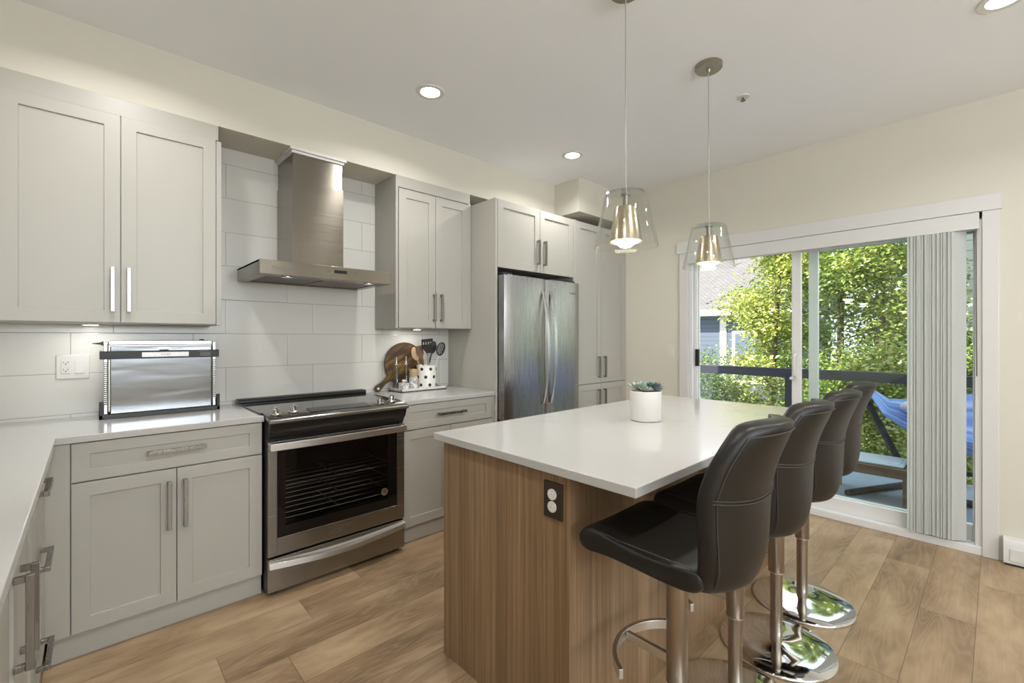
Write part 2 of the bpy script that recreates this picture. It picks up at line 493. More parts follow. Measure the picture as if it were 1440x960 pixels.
# ---------------------------------------------------------------- mesh builder
class MB:
    def __init__(s, tf=None):
        s.bm = bmesh.new(); s.tf = tf or Matrix.Identity(4)

    def v(s, p):
        return s.bm.verts.new(s.tf @ Vector(p))

    def f(s, vs):
        try:
            return s.bm.faces.new(vs)
        except ValueError:
            return None

    def box(s, x0, y0, z0, x1, y1, z1):
        x0, x1 = sorted((x0, x1)); y0, y1 = sorted((y0, y1)); z0, z1 = sorted((z0, z1))
        p = [s.v((x, y, z)) for z in (z0, z1) for y in (y0, y1) for x in (x0, x1)]
        for q in ((0, 2, 3, 1), (4, 5, 7, 6), (0, 1, 5, 4), (2, 6, 7, 3), (0, 4, 6, 2), (1, 3, 7, 5)):
            s.f([p[i] for i in q])
        return s

    def loft(s, rings, cap=True, closed=True):
        R = [[s.v(p) for p in r] for r in rings]
        n = len(R[0])
        for a, b in zip(R, R[1:]):
            for i in range(n if closed else n - 1):
                j = (i + 1) % n
                s.f([a[i], a[j], b[j], b[i]])
        if cap and closed:
            s.f(R[0][::-1]); s.f(R[-1])
        return s

    def lathe(s, prof, c=(0, 0, 0), seg=32, axis='z', cap=True):
        def pt(r, h, a):
            u, w = r * math.cos(a), r * math.sin(a)
            q = {'z': (u, w, h), 'y': (u, -h, w), 'x': (h, u, w)}[axis]
            return (c[0] + q[0], c[1] + q[1], c[2] + q[2])
        return s.loft([[pt(max(r, 1e-4), h, 2 * PI * i / seg) for i in range(seg)] for r, h in prof], cap)

    def tube(s, pts, r, seg=8, cap=True):
        pts = [Vector(p) for p in pts]
        rad = r if isinstance(r, (list, tuple)) else [r] * len(pts)
        rings = []
        ref = None
        for i, p in enumerate(pts):
            d = (pts[min(i + 1, len(pts) - 1)] - pts[max(i - 1, 0)]).normalized()
            if ref is None:
                ref = Vector((0, 0, 1)) if abs(d.z) < 0.9 else Vector((1, 0, 0))
            a = d.cross(ref).normalized(); b = a.cross(d).normalized()
            ref = b
            rings.append([p + (a * math.cos(2 * PI * k / seg) + b * math.sin(2 * PI * k / seg)) * rad[i] for k in range(seg)])
        return s.loft(rings, cap)

    def bar(s, pts, w, h, up=(0, 0, 1)):
        """rectangular section swept along a path; w across, h along 'up'"""
        pts = [Vector(p) for p in pts]; up = Vector(up)
        rings = []
        for i, p in enumerate(pts):
            d = (pts[min(i + 1, len(pts) - 1)] - pts[max(i - 1, 0)]).normalized()
            a = d.cross(up).normalized()
            rings.append([p + a * w / 2 + up * h / 2, p - a * w / 2 + up * h / 2, p - a * w / 2 - up * h / 2, p + a * w / 2 - up * h / 2])
        return s.loft(rings)

    def prism(s, poly, axis, a, b):
        """polygon extruded along an axis; poly gives the two other coordinates in xyz order"""
        def pt(q, t):
            return {'x': (t, q[0], q[1]), 'y': (q[0], t, q[1]), 'z': (q[0], q[1], t)}[axis]
        return s.loft([[pt(q, a) for q in poly], [pt(q, b) for q in poly]])

    def shaker(s, x0, z0, x1, z1, yf, th=0.02, st=0.057, dp=0.008):
        """five-piece door or drawer front facing -y"""
        o = [s.v((x, yf, z)) for x, z in ((x0, z0), (x1, z0), (x1, z1), (x0, z1))]
        b = [s.v((x, yf + th, z)) for x, z in ((x0, z0), (x1, z0), (x1, z1), (x0, z1))]
        sx = st; sz = min(st, (z1 - z0) * 0.3)
        q = ((x0 + sx, z0 + sz), (x1 - sx, z0 + sz), (x1 - sx, z1 - sz), (x0 + sx, z1 - sz))
        i1 = [s.v((x, yf, z)) for x, z in q]
        i2 = [s.v((x, yf + dp, z)) for x, z in q]
        for k in range(4):
            j = (k + 1) % 4
            s.f([o[k], o[j], i1[j], i1[k]])
            s.f([i1[k], i1[j], i2[j], i2[k]])
            s.f([o[j], o[k], b[k], b[j]])
        s.f(i2); s.f(b[::-1])
        return s

    def build(s, name, mat, parent=None, bevel=0.0, bseg=2, smooth=True, angle=38, subsurf=0, own_base=False):
        bm = s.bm
        bmesh.ops.recalc_face_normals(bm, faces=bm.faces)
        off = Vector((0, 0, 0))
        p = parent
        while p is not None:
            off = off + p.location
            p = p.parent
        if own_base and parent is None:
            xs = [v.co for v in bm.verts]
            off = Vector(((min(c.x for c in xs) + max(c.x for c in xs)) / 2, (min(c.y for c in xs) + max(c.y for c in xs)) / 2, min(c.z for c in xs)))
        if off.length > 0:
            bmesh.ops.translate(bm, verts=bm.verts, vec=-off)
        for f in bm.faces:
            f.smooth = smooth
        if smooth and not subsurf:
            for e in bm.edges:
                if len(e.link_faces) == 2:
                    e.smooth = e.calc_face_angle(0) < math.radians(angle)
        me = bpy.data.meshes.new(name)
        bm.to_mesh(me); bm.free()
        me.materials.append(M[mat] if isinstance(mat, str) else mat)
        o = bpy.data.objects.new(name, me)
        COL.objects.link(o)
        if parent:
            o.parent = parent
        elif own_base:
            o.location = off
        if bevel:
            m = o.modifiers.new('bevel', 'BEVEL'); m.width = bevel; m.segments = bseg
            m.limit_method = 'ANGLE'; m.angle_limit = math.radians(38); m.harden_normals = True
        if subsurf:
            m = o.modifiers.new('subsurf', 'SUBSURF'); m.levels = subsurf; m.render_levels = subsurf
        return o


def thing(name, label, cat, loc=(0, 0, 0), group=None):
    o = bpy.data.objects.new(name, None)
    COL.objects.link(o); o.location = loc; o.empty_display_size = 0.1
    o['label'] = label; o['category'] = cat
    if group:
        o['group'] = group
    return o


def tag(o, label, cat, group=None):
    o['label'] = label; o['category'] = cat
    if group:
        o['group'] = group
    return o


def struct(o, label=None, cat=None):
    o['kind'] = 'structure'
    if label:
        o['label'] = label
    if cat:
        o['category'] = cat
    return o


def dup(root, loc, label, group=None):
    r = root.copy(); COL.objects.link(r); r.location = loc; r['label'] = label
    if group:
        r['group'] = group
    for ch in list(root.children):
        c = ch.copy(); COL.objects.link(c); c.parent = r
        for g in list(ch.children):
            d = g.copy(); COL.objects.link(d); d.parent = c
    return r


def text(name, body, size, mat, parent, loc, rot, depth=0.0006):
    cu = bpy.data.curves.new(name, 'FONT')
    cu.body = body; cu.size = size; cu.align_x = 'CENTER'; cu.align_y = 'CENTER'; cu.extrude = depth
    cu.resolution_u = 2
    t = bpy.data.objects.new(name, cu); COL.objects.link(t)
    me = bpy.data.meshes.new_from_object(t)
    bpy.data.objects.remove(t)
    off = Vector((0, 0, 0)); p = parent
    while p is not None:
        off += p.location; p = p.parent
    from mathutils import Euler
    me.transform(Matrix.Translation(Vector(loc) - off) @ Euler(rot).to_matrix().to_4x4())
    me.materials.clear(); me.materials.append(M[mat])
    o = bpy.data.objects.new(name, me); COL.objects.link(o); o.parent = parent
    return o


# ---------------------------------------------------------------- room shell
WB = 3.14      # range wall
WR = 3.93      # patio-door wall
WL = -0.735
WF = -4.6
CZ = 2.745
SOY = 2.84     # soffit face
SOZ = 2.442    # soffit underside
struct(MB().box(WL - 0.15, WF - 0.15, -0.08, WR + 0.15, WB + 0.15, 0.0).build('floor', 'floor', smooth=False), 'warm oak plank floor running along the range wall', 'floor')
struct(MB().box(WL - 0.15, WF - 0.15, CZ, WR + 0.15, WB + 0.15, CZ + 0.2).build('ceiling', 'ceiling', smooth=False), 'smooth white painted ceiling', 'ceiling')
struct(MB().box(WL - 0.15, WB, 0, WR + 0.15, WB + 0.15, CZ).build('wall_back', 'tile', smooth=False), 'range wall covered in long white tiles', 'wall')
w = MB()
w.box(WL - 0.15, -1.3, 0, WL, WB, CZ); w.box(WL - 0.15, WF, 0, WL, -3.1, CZ)
w.box(WL - 0.15, -3.1, 0, WL, -1.3, 0.4); w.box(WL - 0.15, -3.1, 2.45, WL, -1.3, CZ)  # opening in this wall is made up, for the left fill light
struct(w.build('wall_left', 'wall', smooth=False), 'cream painted wall behind the left counter', 'wall')
struct(MB().box(WL, SOY, SOZ, WR, WB, CZ).build('wall_soffit', 'wall', smooth=False), 'cream soffit boxed in above the wall cabinets', 'wall')
struct(MB().box(3.195, 2.545, SOZ, WR, SOY, CZ).build('wall_chase', 'wall', smooth=False), 'cream boxed chase hanging in the ceiling corner above the pantry', 'wall')
DY0, DY1, DZ = 0.061, 1.885, 2.07
w = MB()
w.box(WR, WF, 0, WR + 0.15, DY0, CZ); w.box(WR, DY1, 0, WR + 0.15, WB, CZ); w.box(WR, DY0, DZ, WR + 0.15, DY1, CZ)
struct(w.build('wall_right', 'wall', smooth=False), 'cream wall around the patio door', 'wall')
w = MB()
w.box(WL, WF - 0.15, 0, -0.5, WF, CZ); w.box(1.9, WF - 0.15, 0, WR, WF, CZ)
w.box(-0.5, WF - 0.15, 0, 1.9, WF, 1.2); w.box(-0.5, WF - 0.15, 2.5, 1.9, WF, CZ)  # opening added to hold the rear fill light
struct(w.build('wall_front', 'wall', smooth=False), 'cream living room wall behind the camera', 'wall')
wnd = MB()  # made-up window frame around the rear fill light
for x in (-0.5, 0.68, 1.86):
    wnd.box(x, WF - 0.1, 1.2, x + 0.04, WF - 0.04, 2.5)
wnd.box(-0.5, WF - 0.1, 1.2, 1.9, WF - 0.04, 1.25); wnd.box(-0.5, WF - 0.1, 2.45, 1.9, WF - 0.04, 2.5)
struct(wnd.build('added_window', 'vinyl', smooth=False), 'added window frame in the fill light opening behind the camera', 'window')
struct(MB().box(WL - 0.15, WF - 0.15, CZ + 0.2, WR + 0.15, WB + 0.15, CZ + 3.0).build('wall_shade_block', 'white_siding', smooth=False), 'unseen block added above the kitchen to shade the balcony', 'wall')  # unseen bulk, added so its sun shadow covers the balcony
# baseboard heater is a thing; small baseboard on the short wall between pantry and door
struct(MB().box(WR - 0.014, 1.972, 0, WR, 2.52, 0.10).build('baseboard_right', 'trim', bevel=0.003), 'white baseboard beside the pantry', 'baseboard')

# door casing
t = MB()
t.box(WR - 0.018, -0.008, 0, WR, DY0, DZ)
t.box(WR - 0.018, DY1, 0, WR, 1.967, DZ)
t.box(WR - 0.024, -0.02, DZ, WR, 1.99, 2.168)
struct(t.build('trim_1', 'trim', bevel=0.003), 'wide white casing around the patio door', 'trim')

# ---------------------------------------------------------------- patio door
door = struct(thing('door_1', 'white sliding patio door slid open to the right', 'door', (WR + 0.07, 0.97, 0.0)))
fr = MB()
fx0, fx1 = WR + 0.0, WR + 0.14
fr.box(fx0, DY0, 0, WR + 0.09, DY0 + 0.03, DZ); fr.box(fx0, DY1 - 0.03, 0, fx1, DY1, DZ)
fr.box(fx0, DY0, DZ - 0.045, fx1, DY1, DZ)
fr.box(fx0 - 0.012, DY0, 0, fx1, DY1, 0.05)
fr.box(WR + 0.03, DY1 - 0.06, 0.05, WR + 0.05, DY1 - 0.03, DZ - 0.045)
fr.box(WR + 0.085, DY1 - 0.055, 0.05, WR + 0.105, DY1 - 0.03, DZ - 0.045)
fr.build('door_frame', 'vinyl', door, bevel=0.003)


def sash(name, x0, x1, y0, y1, zb0, zb1, zt, st=0.062, sr=0.062):
    m = MB()
    m.box(x0, y0, zb0, x1, y0 + sr, zt); m.box(x0, y1 - st, zb0, x1, y1, zt)
    m.box(x0, y0 + sr, zb0, x1, y1 - st, zb1); m.box(x0, y0 + sr, zt - 0.06, x1, y1 - st, zt)
    o = m.build(name, 'vinyl', door, bevel=0.003)
    MB().box((x0 + x1) / 2 - 0.003, y0 + sr - 0.005, zb1 - 0.005, (x0 + x1) / 2 + 0.003, y1 - st + 0.005, zt - 0.055).build('glass_pane', 'pane', o)
    return o


sl = sash('sliding_panel', WR + 0.045, WR + 0.08, 0.165, 1.085, 0.05, 0.145, DZ - 0.047)
sash('fixed_panel', WR + 0.095, WR + 0.13, 0.063, 0.985, 0.05, 0.145, DZ - 0.047, sr=0.04)
h = MB()
hy = 1.058
h.tube([(WR + 0.043, hy, 1.01), (WR + 0.012, hy + 0.004, 1.03), (WR + 0.008, hy + 0.004, 1.10), (WR + 0.012, hy + 0.004, 1.17), (WR + 0.043, hy, 1.19)], 0.008, 8)
h.box(WR + 0.038, hy - 0.015, 0.985, WR + 0.045, hy + 0.015, 1.21)
h.build('door_handle', 'white_plastic', sl)
MB().lathe([(0.012, 0), (0.012, 0.02), (0.006, 0.024)], (WR + 0.02, 1.082, 1.0), 12, 'x').build('thumb_latch', 'white_plastic', sl)
MB().box(WR + 0.022, DY1 - 0.075, 1.06, WR + 0.048, DY1 - 0.045, 1.21).build('latch_keeper', 'black_plastic', door)

# vertical blinds gathered on the right
bl = thing('vertical_blind', 'pale grey vertical blind gathered at the right side of the patio door', 'blind', (WR - 0.03, 0.25, 0.06))
v = MB(); v.box(WR - 0.04, DY0 + 0.012, 1.966, WR + 0.03, DY1 - 0.002, 2.064)
v.build('valance', 'trim', bl, bevel=0.003)
nv = 22
for i in range(nv):
    y = 0.160 + (0.366 - 0.160) * i / (nv - 1)
    a = math.radians(47 + random.uniform(-7, 7))
    m = MB()
    rr = []
    for z in (0.062, 1.966):
        rr.append([(WR - 0.012 + (k - 2) / 2 * 0.043 * math.sin(a), y - (k - 2) / 2 * 0.043 * math.cos(a) + 0.006 * (1 - ((k - 2) / 2) ** 2), z) for k in range(5)])
    A, B = rr
    th = Vector((-math.cos(a), -math.sin(a), 0)) * 0.001
    ring0 = [Vector(p) + th for p in A] + [Vector(p) - th for p in reversed(A)]
    ring1 = [Vector(p) + th for p in B] + [Vector(p) - th for p in reversed(B)]
    m.loft([ring0, ring1])
    m.build('vane', 'vane', bl)
MB().tube([(WR - 0.02, 0.086, 1.97), (WR - 0.022, 0.085, 1.5), (WR - 0.024, 0.083, 1.08)], 0.003, 6).build('wand', 'logo', bl)
tag(bl, bl['label'], 'blind')

# ---------------------------------------------------------------- cabinets
def handle(parent, x, z, length, yf, vertical=True, tf=None, th=0.0155, out=0.034):
    m = MB(tf)
    if vertical:
        z0, z1 = z - length / 2, z + length / 2
        m.box(x - th / 2, yf - out, z0, x + th / 2, yf - out + th, z1)
        for q in (z0 + 0.001, z1 - th - 0.001):
            m.box(x - th / 2 + 0.0005, yf - out + th, q, x + th / 2 - 0.0005, yf + 0.001, q + th)
    else:
        x0, x1 = x - length / 2, x + length / 2
        m.box(x0, yf - out, z - th / 2, x1, yf - out + th, z + th / 2)
        for q in (x0 + 0.001, x1 - th - 0.001):
            m.box(q, yf - out + th, z - th / 2 + 0.0005, q + th, yf + 0.001, z + th / 2 - 0.0005)
    return m.build('handle', 'nickel', parent, bevel=0.0015)


G = 0.0016


def front(parent, kind, x0, z0, x1, z1, yf, hd=None, tf=None, st=0.057):
    """hd = (x, z, length, vertical)"""
    o = MB(tf).shaker(x0 + G, z0 + G, x1 - G, z1 - G, yf, st=st).build(kind, 'cab', parent, bevel=0.0012, bseg=1)
    if hd:
        handle(o, hd[0], hd[1], hd[2], yf, hd[3], tf)
    return o


CY = 2.535     # counter front edge
DF = 2.548     # base door face
# wall cabinet left of the hood
UY = 2.822
c = thing('wall_cabinet', 'long wall cabinet left of the range hood with two tall doors in view', 'cabinet', (0.1, 3.0, 1.382))
b = MB(); b.box(-0.70, UY + 0.021, 1.392, 0.489, WB - 0.002, 2.362); b.box(-0.70, UY + 0.012, 2.362, 0.50, WB - 0.002, SOZ - 0.001)
b.build('cabinet_body', 'cab', c, bevel=0.001)
b = MB(); b.box(0.4895, UY + 0.006, 1.378, 0.513, WB - 0.002, 2.356); b.build('end_panel', 'cab', c, bevel=0.0015)
b = MB(); b.box(-0.70, UY + 0.02, 1.379, 0.489, WB - 0.002, 1.3915); b.build('bottom_panel', 'cab', c)
front(c, 'door', -0.282, 1.381, 0.105, 2.36, UY, (0.076, 1.536, 0.207, True))
front(c, 'door', 0.105, 1.381, 0.4885, 2.36, UY, (0.134, 1.537, 0.207, True))
b = MB(); b.box(-0.70, UY, 1.383, -0.284, UY + 0.02, 2.358); b.build('corner_filler', 'cab', c)

# wall cabinet right of the hood
c = thing('wall_cabinet', 'narrow wall cabinet between the range hood and the tall fridge panel', 'cabinet', (1.86, 3.0, 1.38))
b = MB(); b.box(1.556, UY + 0.021, 1.39, 2.165, WB - 0.002, 2.362); b.box(1.545, UY + 0.012, 2.362, 2.19, WB - 0.002, SOZ - 0.001)
b.build('cabinet_body', 'cab', c, bevel=0.001)
b = MB(); b.box(1.540, UY + 0.004, 1.378, 1.558, WB - 0.002, SOZ - 0.001); b.build('end_panel', 'cab', c, bevel=0.0015)
b = MB(); b.box(1.56, UY + 0.02, 1.379, 2.165, WB - 0.002, 1.3895); b.build('bottom_panel', 'cab', c)
front(c, 'door', 1.56, 1.381, 1.862, 2.35, UY, (1.843, 1.53, 0.2, True))
front(c, 'door', 1.862, 1.381, 2.165, 2.35, UY, (1.907, 1.532, 0.2, True))
b = MB(); b.box(2.166, UY + 0.004, 1.381, 2.192, UY + 0.02, 2.36); b.build('side_filler', 'cab', c)

# base cabinet left of range
c = thing('base_cabinet', 'base cabinet with one drawer over two doors left of the oven', 'cabinet', (0.29, 2.85, 0))
b = MB(); b.box(-0.125, DF + 0.021, 0.105, 0.642, WB - 0.002, 0.884); b.build('cabinet_body', 'cab', c)
b = MB(); b.box(-0.125, 2.580, 0, 0.642, 2.60, 0.104); b.build('toe_kick', 'cab', c)
b = MB(); b.box(-0.1495, DF, 0.108, -0.06, DF + 0.02, 0.882); b.build('corner_filler', 'cab', c, bevel=0.001)
front(c, 'drawer', -0.058, 0.722, 0.640, 0.882, DF, (0.291, 0.805, 0.215, False))
front(c, 'door', -0.058, 0.107, 0.2885, 0.719, DF, (0.260, 0.558, 0.215, True))
front(c, 'door', 0.2885, 0.107, 0.640, 0.719, DF, (0.319, 0.558, 0.215, True))

# base cabinet right of range
c = thing('base_cabinet', 'base cabinet with one drawer over two doors right of the oven', 'cabinet', (1.8, 2.85, 0))
b = MB(); b.box(1.43, DF + 0.021, 0.105, 2.192, WB - 0.002, 0.884); b.build('cabinet_body', 'cab', c)
b = MB(); b.box(1.43, 2.580, 0, 2.192, 2.60, 0.104); b.build('toe_kick', 'cab', c)
front(c, 'drawer', 1.432, 0.722, 2.175, 0.882, DF, (1.81, 0.804, 0.225, False))
front(c, 'door', 1.432, 0.107, 1.803, 0.719, DF, (1.775, 0.56, 0.215, True))
front(c, 'door', 1.803, 0.107, 2.175, 0.719, DF, (1.832, 0.56, 0.215, True))
b = MB(); b.box(2.176, DF + 0.002, 0.108, 2.194, DF + 0.02, 0.882); b.build('side_filler', 'cab', c)

# left run, facing +x : canonical (u, v, z) -> (-v, u, z)
TL = Matrix.Rotation(PI / 2, 4, 'Z')
LV = 0.130     # canonical front plane -> x = -0.130
c = thing('base_cabinet', 'three drawer base cabinet in the left run nearest the corner', 'cabinet', (-0.4, 2.24, 0))
b = MB(TL); b.box(2.025, LV + 0.021, 0.105, DF + 0.02, -WL, 0.884); b.build('cabinet_body', 'cab', c)
b = MB(TL); b.box(2.025, LV + 0.03, 0, DF + 0.03, LV + 0.05, 0.104); b.build('toe_kick', 'cab', c)
b = MB(TL); b.box(2.43, LV, 0.108, DF - 0.001, LV + 0.02, 0.882); b.build('corner_filler', 'cab', c)
front(c, 'drawer', 2.03, 0.722, 2.428, 0.882, LV, (2.21, 0.803, 0.21, False), TL)
front(c, 'drawer', 2.03, 0.417, 2.428, 0.719, LV, (2.24, 0.547, 0.21, False), TL)
front(c, 'drawer', 2.03, 0.107, 2.428, 0.414, LV, (2.26, 0.212, 0.21, False), TL)
c = thing('base_cabinet', 'two door base cabinet in the left run closest to the camera', 'cabinet', (-0.4, 1.62, 0))
b = MB(TL); b.box(0.5, LV + 0.021, 0.105, 2.024, -WL, 0.884); b.build('cabinet_body', 'cab', c)
b = MB(TL); b.box(0.5, LV + 0.03, 0, 2.024, LV + 0.05, 0.104); b.build('toe_kick', 'cab', c)
front(c, 'door', 1.22, 0.107, 1.622, 0.882, LV, (1.56, 0.64, 0.225, True), TL)
front(c, 'door', 1.622, 0.107, 2.024, 0.882, LV, (1.69, 0.62, 0.225, True), TL)
front(c, 'door', 0.52, 0.107, 1.218, 0.882, LV, None, TL)

# countertops
ct = MB()
ct.prism([(WL, 0.45), (-0.1, 0.45), (-0.1, CY), (0.646, CY), (0.646, WB - 0.001), (WL, WB - 0.001)], 'z', 0.885, 0.914)
tag(ct.build('countertop', 'quartz', bevel=0.003, own_base=True), 'L-shaped white quartz countertop running left of the range and along the left wall', 'countertop')
ct = MB(); ct.box(1.428, CY, 0.885, 2.193, WB - 0.001, 0.914)
tag(ct.build('countertop', 'quartz', bevel=0.003, own_base=True), 'short white quartz countertop between the range and the fridge panel', 'countertop')

# tall fridge surround and pantry
TY = 2.535
TT = 2.352
p = MB(); p.box(2.196, TY, 0, 2.216, WB, TT)
tag(p.build('tall_panel', 'cab', bevel=0.0015, own_base=True), 'full height greige side panel left of the fridge', 'panel')
c = thing('fridge_cabinet', 'two door cabinet mounted above the refrigerator', 'cabinet', (2.66, 2.8, 1.84))
b = MB(); b.box(2.217, TY + 0.022, 1.85, 3.10, WB - 0.002, TT); b.build('cabinet_body', 'cab', c)
front(c, 'door', 2.218, 1.838, 2.676, TT - 0.002, TY, (2.645, 1.998, 0.2, True))
front(c, 'door', 2.676, 1.838, 3.10, TT - 0.002, TY, (2.722, 1.998, 0.2, True))
c = thing('pantry_cabinet', 'tall pantry cabinet right of the fridge with long upper doors', 'cabinet', (3.5, 2.8, 0))
b = MB(); b.box(3.102, TY + 0.022, 0.1, 3.90, WB - 0.002, TT); b.box(3.102, TY + 0.05, 0, 3.90, TY + 0.07, 0.1)
b.box(3.102, TY, 0.1, 3.137, TY + 0.022, TT)
b.build('cabinet_body', 'cab', c)
b = MB(); b.box(3.902, TY + 0.004, 0.0, WR - 0.001, TY + 0.022, TT); b.build('side_filler', 'cab', c)
XM = 3.507
for x0, x1, hx in ((3.138, XM, XM - 0.045), (XM, 3.90, XM + 0.045)):
    front(c, 'door', x0, 0.892, x1, TT - 0.002, TY, (hx, 1.04, 0.2, True))
    front(c, 'door', x0, 0.11, x1, 0.888, TY, (hx, 0.735, 0.2, True))

# ---------------------------------------------------------------- refrigerator
f = thing('refrigerator', 'stainless french door refrigerator standing in the cabinet recess', 'refrigerator', (2.65, 2.8, 0))
b = MB(); b.box(2.24, 2.55, 0.03, 3.075, 3.10, 1.755); b.box(2.26, 2.57, 0, 3.06, 2.62, 0.03); b.build('fridge_body', 'dark_metal', f, bevel=0.004)


def fridge_door(x0, x1, z0, z1, name, lean):
    m = MB()
    n = 10
    rings = []
    for i in range(n + 1):
        u = i / n
        x = x0 + (x1 - x0) * u
        yb = 0.010 * (1 - (2 * u - 1) ** 2) + 0.004
        e = 0.010 if i in (0, n) else 0.0
        yf = 2.462 - yb + e
        rings.append([(x, yf, z0), (x, 2.545, z0), (x, 2.545, z1), (x, yf, z1)])
    m.loft(rings)
    return m.build(name, 'steel_v', f, bevel=0.003)


dl = fridge_door(2.222, 2.664, 0.70, 1.778, 'left_door', 0)
dr = fridge_door(2.668, 3.092, 0.70, 1.778, 'right_door', 0)
dz = fridge_door(2.222, 3.092, 0.05, 0.69, 'freezer_drawer', 0)
dl.name = 'fridge_door'; dr.name = 'fridge_door'
for d, x in ((dl, 2.625), (dr, 2.712)):
    m = MB()
    pts = []
    for i in range(17):
        u = i / 16
        pts.append((x, 2.462 - 0.012 - 0.058 * math.sin(PI * u) ** 0.8, 0.79 + 0.89 * u))
    m.bar(pts, 0.024, 0.012, (0, 1, 0))
    for z in (0.80, 1.67):
        m.box(x - 0.012, 2.447, z - 0.012, x + 0.012, 2.456, z + 0.012)
    m.build('handle', 'steel_light', d, bevel=0.002)
m = MB(); m.bar([(2.36 + 0.6 * i / 12, 2.445 - 0.05 * math.sin(PI * i / 12), 0.62) for i in range(13)], 0.012, 0.024)
m.build('handle', 'steel_light', dz)
for x0, x1 in ((2.24, 2.33), (2.98, 3.075)):
    b = MB(); b.box(x0, 2.50, 1.779, x1, 2.60, 1.80); b.build('hinge_cover', 'dark_metal', f)
text('brand_badge', 'Whirlpool', 0.022, 'logo', dr, (2.985, 2.4495, 1.685), (PI / 2, 0, 0))

# ---------------------------------------------------------------- range
r = thing('range', 'stainless slide-in electric range with a black glass oven door', 'oven', (1.03, 2.8, 0))
RX0, RX1 = 0.650, 1.418
b = MB()
b.box(RX0, 2.515, 0.02, RX0 + 0.02, 3.11, 0.905); b.box(RX1 - 0.02, 2.515, 0.02, RX1, 3.11, 0.905)
b.box(RX0, 3.09, 0.02, RX1, 3.11, 0.905); b.box(RX0 + 0.02, 2.53, 0.02, RX1 - 0.02, 3.09, 0.2)
b.box(RX0 + 0.02, 2.53, 0.76, RX1 - 0.02, 3.09, 0.905)
b.box(RX0 + 0.02, 2.535, 0.0, RX0 + 0.06, 2.6, 0.02); b.box(RX1 - 0.06, 2.535, 0.0, RX1 - 0.02, 2.6, 0.02)
b.build('range_body', 'black', r)
b = MB(); b.box(RX0 + 0.02, 2.94, 0.2, RX1 - 0.02, 2.95, 0.76); b.box(RX0 + 0.021, 2.54, 0.21, RX0 + 0.04, 2.95, 0.755)
b.box(RX1 - 0.04, 2.54, 0.21, RX1 - 0.021, 2.95, 0.755); b.box(RX0 + 0.04, 2.54, 0.201, RX1 - 0.04, 2.94, 0.21)
b.build('oven_cavity', 'oven_in', r)
for z in (0.36, 0.44, 0.53):
    m = MB()
    for k in range(5):
        y = 2.56 + 0.08 * k
        m.tube([(RX0 + 0.05, y, z), (RX1 - 0.05, y, z)], 0.003, 6)
    for x in (RX0 + 0.05, RX1 - 0.05, 1.034):
        m.tube([(x, 2.555, z), (x, 2.89, z)], 0.003, 6)
    m.build('oven_rack', 'steel_light', r)
b = MB(); b.box(RX0 - 0.012, 2.585, 0.9155, RX1 + 0.012, 3.07, 0.922); b.build('cooktop_glass', 'black_gloss', r, bevel=0.002)
b = MB(); b.prism([(3.045, 0.9225), (3.045, 0.937), (3.055, 0.944), (3.12, 0.944), (3.12, 0.9225)], 'x', RX0 - 0.012, RX1 + 0.012); b.build('rear_vent_strip', 'black', r, bevel=0.003)
# sloping control fascia with its rolled front lip
b = MB()
b.prism([(2.584, 0.906), (2.584, 0.9235), (2.57, 0.9235), (2.455, 0.905), (2.448, 0.898), (2.448, 0.884), (2.456, 0.880), (2.47, 0.886)], 'x', RX0 - 0.002, RX1 + 0.004)
cp = b.build('control_fascia', 'steel', r, bevel=0.002)
b = MB(); b.prism([(2.458, 0.8795), (2.475, 0.8855), (2.515, 0.8855), (2.515, 0.795), (2.50, 0.795), (2.492, 0.815), (2.47, 0.84)], 'x', RX0 + 0.004, RX1 - 0.004)
b.build('vent_recess', 'black', r, bevel=0.002)
b = MB(); b.prism([(2.50, 0.9136), (2.575, 0.9246), (2.575, 0.9266), (2.50, 0.9152)], 'x', 0.862, 1.20); b.build('control_display', 'display', cp)
for kx, ky in ((0.695, 2.520), (0.785, 2.532), (1.268, 2.52), (1.352, 2.535)):
    kz = 0.9235 - (2.57 - ky) * 0.16
    m = MB(); m.lathe([(0.025, 0), (0.025, 0.006), (0.021, 0.010)], (kx, ky, kz), 24)
    kb = m.build('knob', 'chrome', cp)
    m = MB(); m.lathe([(0.018, 0.010), (0.017, 0.03), (0.014, 0.033)], (kx, ky, kz), 20); m.box(kx - 0.005, ky - 0.019, kz + 0.022, kx + 0.005, ky + 0.019, kz + 0.04)
    m.build('grip', 'chrome', kb, bevel=0.001)
# oven door
yd = 2.492
d = MB()
for (x0, z0, x1, z1) in ((RX0 + 0.002, 0.205, RX0 + 0.044, 0.785), (RX1 - 0.05, 0.205, RX1 - 0.002, 0.785), (RX0 + 0.044, 0.205, RX1 - 0.05, 0.292), (RX0 + 0.044, 0.772, RX1 - 0.05, 0.785)):
    d.box(x0, yd, z0, x1, yd + 0.03, z1)
od = d.build('oven_door', 'steel', r, bevel=0.0015)
gx0, gx1, gz0, gz1 = RX0 + 0.044, RX1 - 0.05, 0.292, 0.772
b = MB()
for (x0, z0, x1, z1) in ((gx0, gz0, gx0 + 0.04, gz1), (gx1 - 0.062, gz0, gx1, gz1), (gx0 + 0.04, gz0, gx1 - 0.062, gz0 + 0.055), (gx0 + 0.04, gz1 - 0.02, gx1 - 0.062, gz1)):
    b.box(x0, yd + 0.004, z0, x1, yd + 0.03, z1)
b.build('window_border', 'black_gloss', od)
b = MB(); b.box(gx0 + 0.04, yd + 0.0055, gz0 + 0.055, gx1 - 0.062, yd + 0.012, gz1 - 0.02); b.build('oven_window', 'oven_glass', od)
b = MB(); b.bar([(RX0 + 0.004 + (RX1 - RX0 - 0.008) * i / 12, yd - 0.030 - 0.012 * math.sin(PI * i / 12), 0.762) for i in range(13)], 0.014, 0.036)
